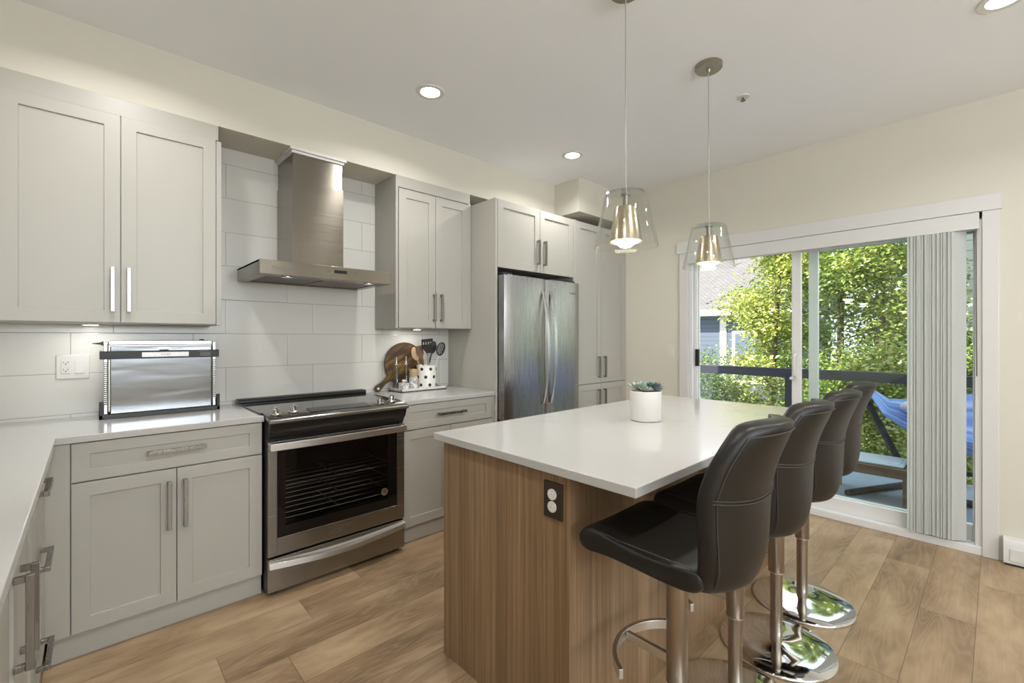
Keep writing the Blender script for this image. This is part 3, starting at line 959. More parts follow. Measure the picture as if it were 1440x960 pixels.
b.box(RX0 + 0.004, yd - 0.03, 0.748, RX0 + 0.02, yd, 0.776); b.box(RX1 - 0.02, yd - 0.03, 0.748, RX1 - 0.004, yd, 0.776)
b.build('oven_handle', 'steel_light', od, bevel=0.002)
m = MB(); m.lathe([(0.0215, 0), (0.0215, 0.002)], (1.285, yd + 0.003, 0.392), 28, 'y'); bd = m.build('round_badge', 'steel_light', od)
m = MB(); m.tube([(1.275, yd - 0.0005, 0.398), (1.285, yd - 0.0005, 0.404), (1.293, yd - 0.0005, 0.398), (1.278, yd - 0.0005, 0.389), (1.285, yd - 0.0005, 0.382), (1.294, yd - 0.0005, 0.388)], 0.0018, 6); m.build('badge_mark', 'black', bd)
m = MB(); m.tube([(1.030 + 0.062 * math.cos(a) * 1.0, yd - 0.0005, 0.248 + 0.010 * math.sin(a) + 0.16 * 0.062 * math.cos(a)) for a in [0.5 + 5.2 * k / 16 for k in range(17)]], 0.0012, 5)
m.build('logo_swoosh', 'logo', od)
text('brand_badge', 'Whirlpool', 0.024, 'logo', od, (1.030, yd - 0.001, 0.248), (PI / 2, 0, 0))
# storage drawer
dwr = MB(); dwr.box(RX0 + 0.002, yd, 0.025, RX1 - 0.002, yd + 0.03, 0.192); dwr = dwr.build('storage_drawer', 'steel', r, bevel=0.0015)
b = MB()
rings = []
for i in range(21):
    u = i / 20
    x = RX0 + 0.004 + (RX1 - RX0 - 0.008) * u
    sag = 0.014 * math.sin(PI * u)
    zc = 0.168 - 0.018 * math.sin(PI * u)
    o_ = 0.018 + 0.022 * math.sin(PI * u)
    rings.append([(x, yd, zc + 0.018), (x, yd - o_, zc + 0.010), (x, yd - o_ - 0.003, zc - 0.018), (x, yd, zc - 0.012)])
b.loft(rings); b.build('drawer_grip', 'steel_light', dwr, bevel=0.001)

# ---------------------------------------------------------------- range hood
h = thing('range_hood', 'stainless chimney range hood on the tiled wall above the range', 'hood', (1.03, 2.9, 1.65))
HX0, HX1, HY = 0.652, 1.408, 2.645
b = MB()
b.box(HX0, HY, 1.651, HX1, HY + 0.018, 1.728); b.box(HX0, HY + 0.018, 1.651, HX0 + 0.012, WB - 0.002, 1.728); b.box(HX1 - 0.012, HY + 0.018, 1.651, HX1, WB - 0.002, 1.728)
b.box(HX0, HY + 0.018, 1.716, HX1, WB - 0.002, 1.728)
b.box(HX0 + 0.012, HY + 0.018, 1.651, HX1 - 0.012, HY + 0.075, 1.657); b.box(HX0 + 0.012, WB - 0.05, 1.651, HX1 - 0.012, WB - 0.001, 1.657)
b.box(HX0 + 0.012, HY + 0.075, 1.651, HX0 + 0.05, WB - 0.05, 1.657); b.box(HX1 - 0.05, HY + 0.075, 1.651, HX1 - 0.012, WB - 0.05, 1.657)
b.box(1.022, HY + 0.075, 1.651, 1.038, WB - 0.05, 1.657)
can_ = b.build('hood_canopy', 'hood_steel', h, bevel=0.0015)
for x0, x1 in ((HX0 + 0.05, 1.022), (1.038, HX1 - 0.05)):
    m = MB(); m.box(x0, HY + 0.075, 1.656, x1, WB - 0.05, 1.662); m.build('grease_filter', 'filter', h)
for x in (0.80, 1.275):
    m = MB(); m.lathe([(0.03, 0), (0.03, 0.005), (0.02, 0.006)], (x, HY + 0.045, 1.645), 20); m.build('hood_lamp', 'chrome', h)
b = MB(); b.box(0.874, 2.842, 1.7285, 1.180, WB, 2.25); b.build('chimney_cover', 'hood_steel', h, bevel=0.001)
b = MB(); b.box(0.879, 2.847, 2.25, 1.175, WB, 2.425); b.build('chimney_top', 'hood_steel', h, bevel=0.001)
b = MB(); b.prism([(0.869, 2.837), (1.185, 2.837), (1.185, WB), (0.869, WB)], 'z', 2.408, 2.424)
b.prism([(0.858, 2.826), (1.196, 2.826), (1.196, WB), (0.858, WB)], 'z', 2.424, SOZ - 0.0005)
b.build('crown_molding', 'trim', h, bevel=0.002)
b = MB(); b.box(1.045, HY - 0.0015, 1.69, 1.12, HY + 0.002, 1.708); b.build('hood_display', 'display', can_)
for x in (1.0, 1.02, 1.15, 1.17, 1.19):
    m = MB(); m.lathe([(0.0045, 0), (0.0045, 0.002)], (x, HY + 0.0005, 1.699), 12, 'y'); m.build('hood_button', 'logo', can_)
text('brand_badge', 'Whirlpool', 0.026, 'logo', can_, (0.765, HY - 0.001, 1.69), (PI / 2, 0, 0))
m = MB(); m.tube([(0.765 + 0.06 * math.cos(a), HY - 0.0005, 1.69 + 0.012 * math.sin(a) + 0.012 * math.cos(a)) for a in [0.5 + 5.2 * k / 16 for k in range(17)]], 0.001, 5); m.build('logo_swoosh', 'logo', can_)

# ---------------------------------------------------------------- island
IX0, IX1, IY0, IY1 = 1.052, 2.915, 0.649, 1.612
isl = thing('kitchen_island', 'striped brown wood island base under the wide white countertop', 'island', (1.95, 1.2, 0))
b = MB(); b.box(1.10, 0.915, 0.02, 2.86, 1.55, 0.884); b.build('carcass', 'island', isl)
b = MB(); b.box(1.078, 0.897, 0.0, 1.0995, 1.572, 0.8845); b.build('end_panel', 'island', isl, bevel=0.001)
b = MB(); b.box(1.10, 0.902, 0.0, 2.86, 0.9145, 0.884); b.build('knee_panel', 'island', isl)
b = MB(); b.box(2.8605, 0.897, 0.0, 2.882, 1.572, 0.8845); b.build('end_panel', 'island', isl, bevel=0.001)
xs = [1.10 + 0.44 * k for k in range(5)]
for k in range(4):
    b = MB(); b.box(xs[k] + 0.002, 1.551, 0.105, xs[k + 1] - 0.002, 1.569, 0.882); b.build('door', 'island', isl, bevel=0.001)
b = MB(); b.prism([(IX0, IY0), (IX1, IY0), (IX1, IY1), (IX0, IY1)], 'z', 0.885, 0.914)
tag(b.build('island_countertop', 'quartz', bevel=0.003, own_base=True), 'large white quartz island countertop carrying the succulent pot', 'countertop')
# outlet on the end panel
o = thing('wall_outlet', 'dark brown duplex outlet with white sockets on the island end panel', 'outlet', (1.077, 0.963, 0.78))
b = MB(); b.box(1.070, 0.922, 0.738, 1.0785, 0.998, 0.853); pl = b.build('cover_plate', 'brown_plate', o, bevel=0.002)
for z in (0.776, 0.815):
    m = MB(); m.lathe([(0.0175, -0.0035), (0.0175, 0.001)], (1.0695, 0.960, z), 24, 'x'); sk = m.build('socket', 'white_plastic', o)
    m = MB()
    for dy in (-0.0065, 0.0065):
        m.box(1.0655, 0.960 + dy - 0.0012, z - 0.001, 1.0662, 0.960 + dy + 0.0012, z + 0.008)
    m.lathe([(0.0025, -0.0005), (0.0025, 0.0005)], (1.0658, 0.960, z - 0.008), 8, 'x')
    m.build('slots', 'vane', sk)

# ---------------------------------------------------------------- bar stools
def lerp_tab(tab, z):
    for (a, va), (b_, vb) in zip(tab, tab[1:]):
        if z <= b_:
            t_ = (z - a) / (b_ - a)
            return va + (vb - va) * t_
    return tab[-1][1]


BW = [(0.665, 0.120), (0.69, 0.152), (0.75, 0.172), (0.86, 0.188), (0.93, 0.198), (1.0, 0.186), (1.05, 0.164), (1.09, 0.138), (1.112, 0.105)]
BYC = [(0.665, -0.185), (0.69, -0.212), (0.75, -0.232), (0.85, -0.232), (0.93, -0.235), (1.0, -0.255), (1.085, -0.292), (1.112, -0.300)]


def back_pt(u, z, front_side=False):
    wv = lerp_tab(BW, z); yc = lerp_tab(BYC, z)
    yv = yc + 0.06 * (abs(u) ** 2.2)
    if front_side:
        yv += 0.052 * (1 - 0.25 * abs(u) ** 3)
    return Vector((u * wv, yv, z))


def make_stool():
    root = thing('bar_stool', '', 'stool', (0, 0, 0))
    zs = [0.665, 0.685, 0.72, 0.78, 0.86, 0.93, 1.0, 1.05, 1.09, 1.112]
    us = [-1, -0.86, -0.6, -0.3, 0, 0.3, 0.6, 0.86, 1]
    m = MB()
    rings = []
    for z in zs:
        rings.append([back_pt(u_, z) for u_ in us] + [back_pt(u_, z, True) for u_ in reversed(us)])
    m.loft(rings)
    bk = m.build('backrest', 'leather', root, subsurf=2)
    # stitched seams on the outer face
    m = MB()
    for dz_ in (0.0, 0.008):
        m.tube([back_pt(u_, 0.925 + dz_ - 0.018 * (1 - u_ * u_)) + Vector((0, -0.0006, 0)) for u_ in [-0.95 + 1.9 * k / 16 for k in range(17)]], 0.0013, 5)
    m.build('cross_seam', 'stitch', bk)
    m = MB()
    path = [back_pt(-0.9, z_) for z_ in [0.70 + 0.36 * k / 14 for k in range(15)]]
    path += [back_pt(-0.9 + 1.8 * k / 12, 1.078 + 0.008 * math.sin(PI * k / 12)) for k in range(13)]
    path += [back_pt(0.9, z_) for z_ in [1.06 - 0.36 * k / 14 for k in range(15)]]
    m.tube([p_ + Vector((0, -0.0006, 0)) for p_ in path], 0.0013, 5)
    m.build('border_seam', 'stitch', bk)
    # seat: side profile (y, z) top then underside
    prof = [(-0.150, 0.745), (-0.10, 0.742), (-0.03, 0.738), (0.07, 0.745), (0.15, 0.759), (0.195, 0.757), (0.225, 0.738), (0.234, 0.708), (0.222, 0.682), (0.19, 0.676),
            (0.15, 0.688), (0.07, 0.690), (-0.03, 0.680), (-0.10, 0.674), (-0.150, 0.682)]
    xs_ = [-1, -0.93, -0.75, -0.4, 0, 0.4, 0.75, 0.93, 1]
    m = MB()
    rings = []
    cz_ = 0.712
    for q in xs_:
        e = abs(q)
        sh = 1.0 if e < 0.8 else (0.92 if e < 0.95 else 0.62)
        rr = []
        for (yv, zv) in prof:
            hw = 0.186 - 0.010 * max(0, (yv - 0.1) / 0.13) - 0.012 * max(0, (-yv) / 0.15)
            yy = yv if e < 0.95 else yv * 0.955
            zz = cz_ + (zv - cz_) * sh
            if zv > cz_:
                zz += 0.008 * (e ** 2) - 0.006
            rr.append((q * hw, yy, zz))
        rings.append(rr)
    m.loft(rings)
    st = m.build('seat', 'leather', root, subsurf=2)
    for sx in (-1, 1):
        m = MB()
        m.tube([(sx * 0.170, y_, 0.7465 + (0.004 if y_ > 0.1 else 0)) for y_ in [-0.13 + 0.031 * k for k in range(11)]], 0.0014, 5)
        m.build('edge_seam', 'stitch', st)
    m = MB(); m.box(-0.075, -0.09, 0.655, 0.075, 0.08, 0.682); m.build('mount_plate', 'dark_metal', root, bevel=0.004)
    m = MB(); m.lathe([(0.0285, 0.318), (0.0300, 0.320), (0.0300, 0.66)], (0, 0, 0), 32); sl_ = m.build('gas_sleeve', 'satin', root)
    m = MB(); m.lathe([(0.0305, 0.3155), (0.0305, 0.3195)], (0, 0, 0), 32); m.build('sleeve_ring', 'chrome', sl_)
    m = MB(); m.lathe([(0.0235, 0.02), (0.0235, 0.33)], (0, 0, 0), 28); m.build('lower_tube', 'satin', root)
    m = MB(); m.lathe([(0.21, 0.0), (0.218, 0.003), (0.218, 0.008), (0.212, 0.0125), (0.12, 0.017), (0.04, 0.021), (0.028, 0.026)], (0, 0, 0), 64); m.build('round_base', 'chrome', root, angle=60)
    m = MB()
    m.bar([(0, 0.026, 0.372), (0, 0.165, 0.372)], 0.014, 0.026)
    arc = []
    R_ = 0.185
    for k in range(17):
        a = math.radians(-60 + 120 * k / 16)
        arc.append((R_ * math.sin(a), 0.175 - R_ * (1 - math.cos(a)), 0.372))
    m.bar(arc, 0.013, 0.028)
    m.build('footrest', 'steel_light', root, bevel=0.0015)
    m = MB(); m.tube([(0.05, 0.02, 0.668), (0.13, 0.03, 0.665), (0.175, 0.035, 0.655)], 0.005, 8); m.build('height_lever', 'satin', root)
    return root


stool_spots = [(1.243, 0.632, 'dark brown leather bar stool at the near end of the island, closest to the camera', 0.0),
               (1.690, 0.640, 'dark brown leather bar stool, second in the row from the camera', 0.0),
               (2.140, 0.642, 'dark brown leather bar stool, third in the row from the camera', -0.02),
               (2.592, 0.662, 'dark brown leather bar stool at the far end nearest the patio door', 0.0)]
proto = make_stool()
for i, (x, y, lab, rz) in enumerate(stool_spots):
    if i == 0:
        o = proto; o.location = (x, y, 0); o['label'] = lab; o['group'] = 'bar stools along the island'
    else:
        o = dup(proto, (x, y, 0), lab, 'bar stools along the island')
    o.rotation_euler = (0, 0, rz)

# ---------------------------------------------------------------- lights the room has
def downlight(x, y, label, vis=True):
    t_ = thing('recessed_light', label, 'ceiling light', (x, y, CZ), 'recessed ceiling lights')
    m = MB(); m.lathe([(0.056, 0.002), (0.056, -0.004), (0.080, -0.004), (0.083, 0.0), (0.083, 0.002)], (x, y, CZ - 0.0015), 36, cap=False); m.build('trim_ring', 'white_plastic', t_)
    m = MB(); m.lathe([(0.0005, -0.003), (0.055, -0.003), (0.055, 0.001), (0.0005, 0.001)], (x, y, CZ - 0.0015), 32); m.build('lens', 'can_lens', t_)
    light('downlight_lamp', 'AREA', (x, y, CZ - 0.009), CAN_W, WARM, (0, 0, 0), t_, shape='DISK', size=0.11, spread=math.radians(150))
    return t_


downlight(1.45, 2.254, 'lit recessed ceiling light above the range, left one of the pair by the soffit')
downlight(2.769, 2.274, 'lit recessed ceiling light farther back, in front of the fridge')
downlight(2.827, -0.02, 'lit recessed ceiling light cut off by the top right edge of the photo')
downlight(0.12, 2.254, 'recessed ceiling light over the left counter corner, outside the photo')
downlight(0.12, 0.35, 'recessed ceiling light over the left counter run, outside the photo')
downlight(1.45, -0.02, 'recessed ceiling light above the living side of the island, outside the photo')
downlight(1.0, -2.2, 'recessed ceiling light in the living area, left of two behind the camera')
downlight(2.8, -2.2, 'recessed ceiling light in the living area, right of two behind the camera')

o = thing('sprinkler_head', 'small white fire sprinkler head on the ceiling beside the far pendant', 'sprinkler', (2.842, 1.031, CZ))
m = MB(); m.lathe([(0.038, 0.0), (0.036, -0.005), (0.014, -0.007)], (2.842, 1.031, CZ), 24); m.build('escutcheon', 'white_plastic', o)
m = MB(); m.tube([(2.832, 1.031, CZ - 0.007), (2.832, 1.031, CZ - 0.022)], 0.002, 6); m.tube([(2.852, 1.031, CZ - 0.007), (2.852, 1.031, CZ - 0.022)], 0.002, 6)
m.lathe([(0.014, -0.022), (0.014, -0.025)], (2.842, 1.031, CZ), 12); m.lathe([(0.004, -0.007), (0.004, -0.022)], (2.842, 1.031, CZ), 8)
m.build('deflector', 'logo', o)


def pendant(x, y, label):
    t_ = thing('pendant_light', label, 'pendant lamp', (x, y, CZ), 'glass pendants above the island')
    m = MB(); m.lathe([(0.067, 0.0), (0.067, -0.020), (0.063, -0.024), (0.012, -0.026), (0.008, -0.04)], (x, y, CZ), 40); m.build('canopy', 'satin', t_)
    m = MB(); m.tube([(x, y, CZ - 0.038), (x, y, 1.90)], 0.0028, 8); m.build('cord', 'clear_cord', t_)
    m = MB(); m.lathe([(0.020, 1.893), (0.020, 1.898), (0.009, 1.90)], (x, y, 0), 20); m.lathe([(0.0125, 1.835), (0.0125, 1.893)], (x, y, 0), 20); m.build('stem', 'nickel', t_)
    m = MB()
    prof = [(0.012, 1.9035), (0.060, 1.9035), (0.080, 1.900), (0.0865, 1.890), (0.128, 1.682), (0.1275, 1.679), (0.1248, 1.679), (0.124, 1.682), (0.0835, 1.889), (0.0785, 1.8965), (0.060, 1.9), (0.012, 1.9)]
    m.lathe(prof, (x, y, 0), 56, cap=False); m.build('glass_shade', 'clear', t_, angle=50)
    m = MB(); m.lathe([(0.012, 1.842), (0.042, 1.842), (0.044, 1.838), (0.066, 1.702), (0.064, 1.702), (0.042, 1.836), (0.012, 1.84)], (x, y, 0), 44, cap=False); m.build('metal_shade', 'pend_metal', t_, angle=50)
    m = MB(); m.lathe([(0.001, 1.676), (0.022, 1.682), (0.035, 1.694), (0.045, 1.708), (0.056, 1.712), (0.056, 1.716), (0.001, 1.716)], (x, y, 0), 28); m.build('bulb', 'bulb', t_)
    light('pendant_lamp', 'AREA', (x, y, 1.668), PEND_W, WARM, (0, 0, 0), t_, shape='DISK', size=0.06)
    return t_


M['clear_cord'] = plain('silver_cord', (172, 170, 164), 0.4, 0.3)
M['pend_metal'] = brushed('brushed_champagne_nickel', (196, 182, 158), 0.25, 'z', 0.1)
pendant(1.601, 1.035, 'nearer clear glass pendant lamp whose cord leaves the top of the photo')
pendant(2.380, 1.035, 'farther clear glass pendant lamp hanging in front of the patio door')


def puck(x, y, label):
    t_ = thing('puck_light', label, 'cabinet light', (x, y, 1.379), 'under-cabinet puck lights')
    m = MB(); m.lathe([(0.034, 0.0), (0.034, -0.006), (0.028, -0.007)], (x, y, 1.3788), 28); m.build('housing', 'white_plastic', t_)
    m = MB(); m.lathe([(0.001, -0.009), (0.027, -0.009), (0.027, -0.0065), (0.001, -0.0065)], (x, y, 1.3788), 24); m.build('lens', 'puck_lens', t_)
    light('puck_lamp', 'AREA', (x, y, 1.367), PUCK_W, WARM, (0, 0, 0), t_, shape='DISK', size=0.05)


puck(0.002, 2.98, 'small lit puck light under the cabinet above the steel oven')
puck(1.80, 2.98, 'small lit puck light under the cabinet above the spotted crock')

# ---------------------------------------------------------------- counter things
# toaster oven standing flipped up on its back
t_ = thing('toaster_oven', 'stainless countertop oven flipped up against the tiles left of the range', 'toaster oven', (0.28, 3.03, 0.9142))
ox0, ox1, oy0, oy1, oz1 = 0.045, 0.512, 2.955, 3.115, 1.298
b = MB(); b.box(ox0 + 0.004, oy0 + 0.012, 0.935, ox1 - 0.004, oy1, oz1 - 0.006); b.build('housing', 'steel', t_, bevel=0.018, bseg=3)
b = MB(); b.box(ox0 + 0.026, oy0, 0.936, ox1 - 0.022, oy0 + 0.012, 1.268); b.build('base_plate', steel_panel_mat('wavy_polished_sheet', (132, 134, 136)), t_, bevel=0.004)
for sx in (ox0 + 0.002, ox1 - 0.017):
    b = MB(); b.box(sx, oy0 + 0.004, 0.937, sx + 0.015, oy0 + 0.013, 1.29); col_ = b.build('corner_post', 'steel_light', t_, bevel=0.003)
    m = MB()
    for k in range(22):
        z = 0.985 + k * 0.0096
        m.box(sx + 0.002, oy0 + 0.0025, z, sx + 0.013, oy0 + 0.005, z + 0.0048)
    m.build('vent_slots', 'black_plastic', col_)
b = MB(); b.box(ox0 + 0.02, oy0 + 0.002, 1.274, ox1 - 0.02, oy0 + 0.02, 1.297); b.build('top_rail', 'steel_light', t_, bevel=0.004)
b = MB()
b.box(ox0 - 0.012, oy0 - 0.014, 1.206, ox1 + 0.010, oy0 - 0.002, 1.246)
b.box(ox0 - 0.012, oy0 - 0.002, 1.206, ox0 + 0.0015, oy0 + 0.07, 1.246); b.box(ox1 - 0.0015, oy0 - 0.002, 1.206, ox1 + 0.010, oy0 + 0.07, 1.246)
b.box(0.262, oy0 - 0.012, 1.246, 0.300, oy0 - 0.002, 1.250)
band = b.build('handle_band', 'black_plastic', t_, bevel=0.004)
b = MB(); b.box(0.190, oy0 - 0.0165, 1.213, 0.385, oy0 - 0.013, 1.238); pl = b.build('name_plate', 'nickel', band, bevel=0.001)
text('brand_badge', 'NINJA', 0.016, 'logo', pl, (0.288, oy0 - 0.017, 1.2255), (PI / 2, 0, 0), 0.0004)
m = MB()
for kx in range(8):
    for kz in range(3):
        m.box(0.436 + kx * 0.006, oy0 - 0.0152, 1.214 + kz * 0.007, 0.439 + kx * 0.006, oy0 - 0.0138, 1.218 + kz * 0.007)
m.box(0.43, oy0 - 0.0152, 1.239, 0.475, oy0 - 0.0138, 1.2405)
m.build('vent_marks', 'logo', band)
b = MB()
b.box(0.031, oy0 - 0.008, 0.9145, 0.527, oy0 + 0.01, 0.936)
for s_ in (0, 1):
    X = (0.031, 0.045) if s_ == 0 else (0.513, 0.527)
    b.prism([(oy0 - 0.008, 0.9145), (oy1, 0.9145), (oy1, 0.94), (oy0 + 0.03, 0.96), (oy0 + 0.008, 1.0), (oy0 - 0.008, 1.0)], 'x', *X)
b.build('support_foot', 'black_plastic', t_, bevel=0.002)
m = MB(); m.prism([(0.048, 1.294), (0.052, 1.268), (0.034, 1.277), (0.006, 1.2815), (0.006, 1.2845), (0.034, 1.288)], 'y', oy0 + 0.03, oy0 + 0.06); m.build('door_latch', 'black_plastic', t_)
m = MB(); m.lathe([(0.012, 0), (0.012, 0.010), (0.010, 0.012)], (0.452, oy0 + 0.05, 1.291), 16); m.build('stand_foot', 'black_plastic', t_)

# double wall plate
o = thing('wall_plate', 'white double wall plate with an outlet and a rocker switch on the tiles', 'outlet', (-0.06, WB - 0.004, 1.16))
b = MB(); b.box(-0.122, WB - 0.007, 1.108, -0.003, WB, 1.226); b.build('cover_plate', 'white_plastic', o, bevel=0.002)
b = MB(); b.box(-0.105, WB - 0.0095, 1.133, -0.071, WB - 0.0065, 1.200); s_ = b.build('socket', 'white_plastic', o, bevel=0.001)
m = MB()
for z in (1.150, 1.186):
    m.box(-0.097, WB - 0.0101, z, -0.095, WB - 0.0094, z + 0.008); m.box(-0.082, WB - 0.0101, z, -0.080, WB - 0.0094, z + 0.008)
    m.lathe([(0.0028, 0), (0.0028, 0.0006)], (-0.0885, WB - 0.0095, z - 0.005), 10, 'y')
m.build('slots', 'dark_metal', s_)
b = MB(); b.prism([(WB - 0.0065, 1.134), (WB - 0.0115, 1.135), (WB - 0.0085, 1.167), (WB - 0.0095, 1.199), (WB - 0.0065, 1.20)], 'x', -0.055, -0.021); b.build('rocker', 'white_plastic', o, bevel=0.0008)

# light switch on the patio wall
o = thing('light_switch', 'small white rocker switch on the cream wall left of the patio door', 'switch', (WR - 0.003, 2.047, 1.19))
b = MB(); b.box(WR - 0.006, 2.012, 1.135, WR, 2.083, 1.243); b.build('cover_plate', 'white_plastic', o, bevel=0.002)
b = MB(); b.box(WR - 0.0095, 2.031, 1.157, WR - 0.0055, 2.064, 1.222); b.build('rocker', 'white_plastic', o, bevel=0.001)

# baseboard heater
o = thing('baseboard_heater', 'white electric baseboard heater on the floor right of the patio door', 'heater', (WR - 0.03, -0.5, 0))
b = MB(); b.prism([(WR - 0.062, 0.012), (WR - 0.062, 0.115), (WR - 0.048, 0.142), (WR, 0.152), (WR, 0.012)], 'y', -1.2, -0.024); bd = b.build('heater_body', 'trim', o, bevel=0.003)
b = MB(); b.box(WR - 0.0665, -1.19, 0.03, WR - 0.061, -0.05, 0.10); b.build('front_cover', 'trim', o, bevel=0.002)
b = MB(); b.box(WR - 0.055, -1.2, 0.0, WR, -0.03, 0.012); b.build('heater_foot', 'dark_metal', o)

# tray with kitchen things, cutting board
TZ = 0.9142
o = thing('serving_tray', 'shallow white rectangular tray on the counter right of the range', 'tray', (1.81, 3.03, TZ))
b = MB()
tx0, tx1, ty0, ty1 = 1.640, 2.035, 2.928, 3.112
b.box(tx0, ty0, TZ, tx1, ty1, TZ + 0.008); b.box(tx0, ty0, TZ, tx1, ty0 + 0.008, TZ + 0.024); b.box(tx0, ty1 - 0.008, TZ, tx1, ty1, TZ + 0.024)
b.box(tx0, ty0, TZ, tx0 + 0.008, ty1, TZ + 0.024); b.box(tx1 - 0.008, ty0, TZ, tx1, ty1, TZ + 0.024)
b.build('tray_body', 'ceramic', o, bevel=0.001)
TT_ = TZ + 0.0085


def bottle(x, y, label):
    t_ = thing('oil_bottle', label, 'bottle', (x, y, TT_), 'glass pourer bottles on the tray')
    m = MB(); m.lathe([(0.001, 0.0), (0.029, 0.0), (0.031, 0.004), (0.030, 0.03), (0.020, 0.13), (0.012, 0.165), (0.0125, 0.19), (0.0115, 0.19), (0.011, 0.165), (0.018, 0.13), (0.027, 0.03), (0.026, 0.006), (0.001, 0.005)], (x, y, TT_), 28, cap=False); m.build('glass_body', 'oil', t_)
    m = MB(); m.lathe([(0.0145, 0.186), (0.0145, 0.198), (0.006, 0.202), (0.0045, 0.225), (0.0055, 0.245), (0.0035, 0.246)], (x, y, TT_), 16); m.build('pourer', 'chrome', t_)


bottle(1.668, 3.050, 'clear glass oil bottle with steel pourer, left one on the white tray')
bottle(1.748, 3.050, 'clear glass oil bottle with steel pourer behind the marble salt jar')
o = thing('salt_jar', 'low round marble jar with a knobbed lid at the front of the tray', 'jar', (1.700, 2.995, TT_))
m = MB(); m.lathe([(0.036, 0), (0.040, 0.003), (0.040, 0.044), (0.038, 0.046)], (1.700, 2.995, TT_), 28); m.build('jar_body', 'marble', o)
m = MB(); m.lathe([(0.0405, 0.0465), (0.0405, 0.054), (0.014, 0.057), (0.010, 0.062), (0.0165, 0.067), (0.0165, 0.076), (0.012, 0.079)], (1.700, 2.995, TT_), 28); m.build('jar_lid', 'marble', o)
o = thing('marble_canister', 'tall marble canister with a pale wooden stopper between bottles and crock', 'jar', (1.776, 2.992, TT_))
m = MB(); m.lathe([(0.030, 0), (0.0325, 0.003), (0.0325, 0.095), (0.030, 0.0975)], (1.776, 2.992, TT_), 28); m.build('canister_body', 'marble', o)
m = MB(); m.lathe([(0.029, 0.098), (0.031, 0.099), (0.031, 0.148), (0.028, 0.152)], (1.776, 2.992, TT_), 28); m.build('wooden_stopper', 'spoon_wood', o)

crx, cry = 1.905, 3.015
o = thing('utensil_crock', 'white crock with black polka dots at the right end of the tray', 'crock', (crx, cry, TT_))
m = MB(); m.lathe([(0.073, 0), (0.077, 0.004), (0.077, 0.176), (0.075, 0.179), (0.072, 0.176), (0.072, 0.010), (0.001, 0.010)], (crx, cry, TT_), 40, cap=False)
m.lathe([(0.001, 0.0005), (0.073, 0.0005)], (crx, cry, TT_), 40, cap=False)
m.build('crock_body', 'dots', o)


def utensil(name, label, cat, base, tip, hmat, head, hm, up=None):
    """handle from base to neck, head from neck to tip; head(m, neck, dir, side)"""
    base = Vector(base); tip = Vector(tip)
    d = (tip - base); L = d.length; d.normalize()
    t_ = thing(name, label, cat, base, 'utensils in the spotted crock')
    neck = base + d * (L - 0.105)
    m = MB(); m.tube([base, base + d * 0.1, neck], [0.007, 0.0075, 0.006], 10); m.build('handle', hmat, t_)
    side = d.cross(Vector((0.25, 1, 0))).normalized()
    nrm = side.cross(d).normalized()
    m = MB(); head(m, neck, d, side, nrm); m.build('head', hm, t_, bevel=0.001)
    return t_


def plate_head(outline, th=0.004, holes=None, dish=0.0):
    def fn(m, neck, d, side, nrm):
        a = [neck + d * v_ + side * u_ + nrm * (th / 2 + dish * (u_ * u_) * 30) for u_, v_ in outline]
        b_ = [neck + d * v_ + side * u_ - nrm * (th / 2 - dish * (u_ * u_) * 30) for u_, v_ in outline]
        m.loft([b_, a])
    return fn


def slotted_head(m, neck, d, side, nrm):
    # turner blade built from rails so the slots are real openings
    def q(u0, v0, u1, v1):
        for s0, s1 in ((-0.0018, 0.0018),):
            pts = [(u0, v0), (u1, v0), (u1, v1), (u0, v1)]
            m.loft([[neck + d * v_ + side * u_ + nrm * s0 for u_, v_ in pts], [neck + d * v_ + side * u_ + nrm * s1 for u_, v_ in pts]])
    m.loft([[neck + d * v_ + side * u_ + nrm * s for u_, v_ in ((-0.010, -0.004), (0.010, -0.004), (0.040, 0.035), (-0.040, 0.035))] for s in (-0.0018, 0.0018)])
    q(-0.042, 0.035, 0.0475, 0.066)
    q(-0.042, 0.084, 0.0475, 0.108)
    for k in range(5):
        u_ = -0.042 + k * 0.0195
        q(u_, 0.066, u_ + 0.0115, 0.084)


oval = [(0.029 * math.sin(a) * (1 if math.cos(a) < 0 else 1.0), 0.052 - 0.052 * math.cos(a)) for a in [2 * PI * k / 24 for k in range(24)]]


def slotted_spoon(m, neck, d, side, nrm):
    n = 28
    rim_o = [(0.036 * math.sin(2 * PI * k / n), 0.052 - 0.055 * math.cos(2 * PI * k / n)) for k in range(n)]
    rim_i = [(u_ * 0.70, 0.052 + (v_ - 0.052) * 0.70) for u_, v_ in rim_o]
    P = lambda u_, v_, s: neck + d * v_ + side * u_ + nrm * (s - 0.006 + 6.0 * (u_ * u_))
    R = [[P(u_, v_, s) for u_, v_ in L_] for L_, s in ((rim_o, -0.0018), (rim_o, 0.0018), (rim_i, 0.0018), (rim_i, -0.0018), (rim_o, -0.0018))]
    m.loft(R, cap=False)
    for k in range(4):
        u0 = -0.0235 + 0.0135 * k
        hh = 0.052 * 0.72 * math.sqrt(max(0.05, 1 - (u0 + 0.003) ** 2 / 0.028 ** 2))
        m.loft([[P(u_, v_, s) for u_, v_ in ((u0, 0.052 - hh), (u0 + 0.0098, 0.052 - hh), (u0 + 0.0098, 0.052 + hh), (u0, 0.052 + hh))] for s in (-0.0015, 0.0015)])


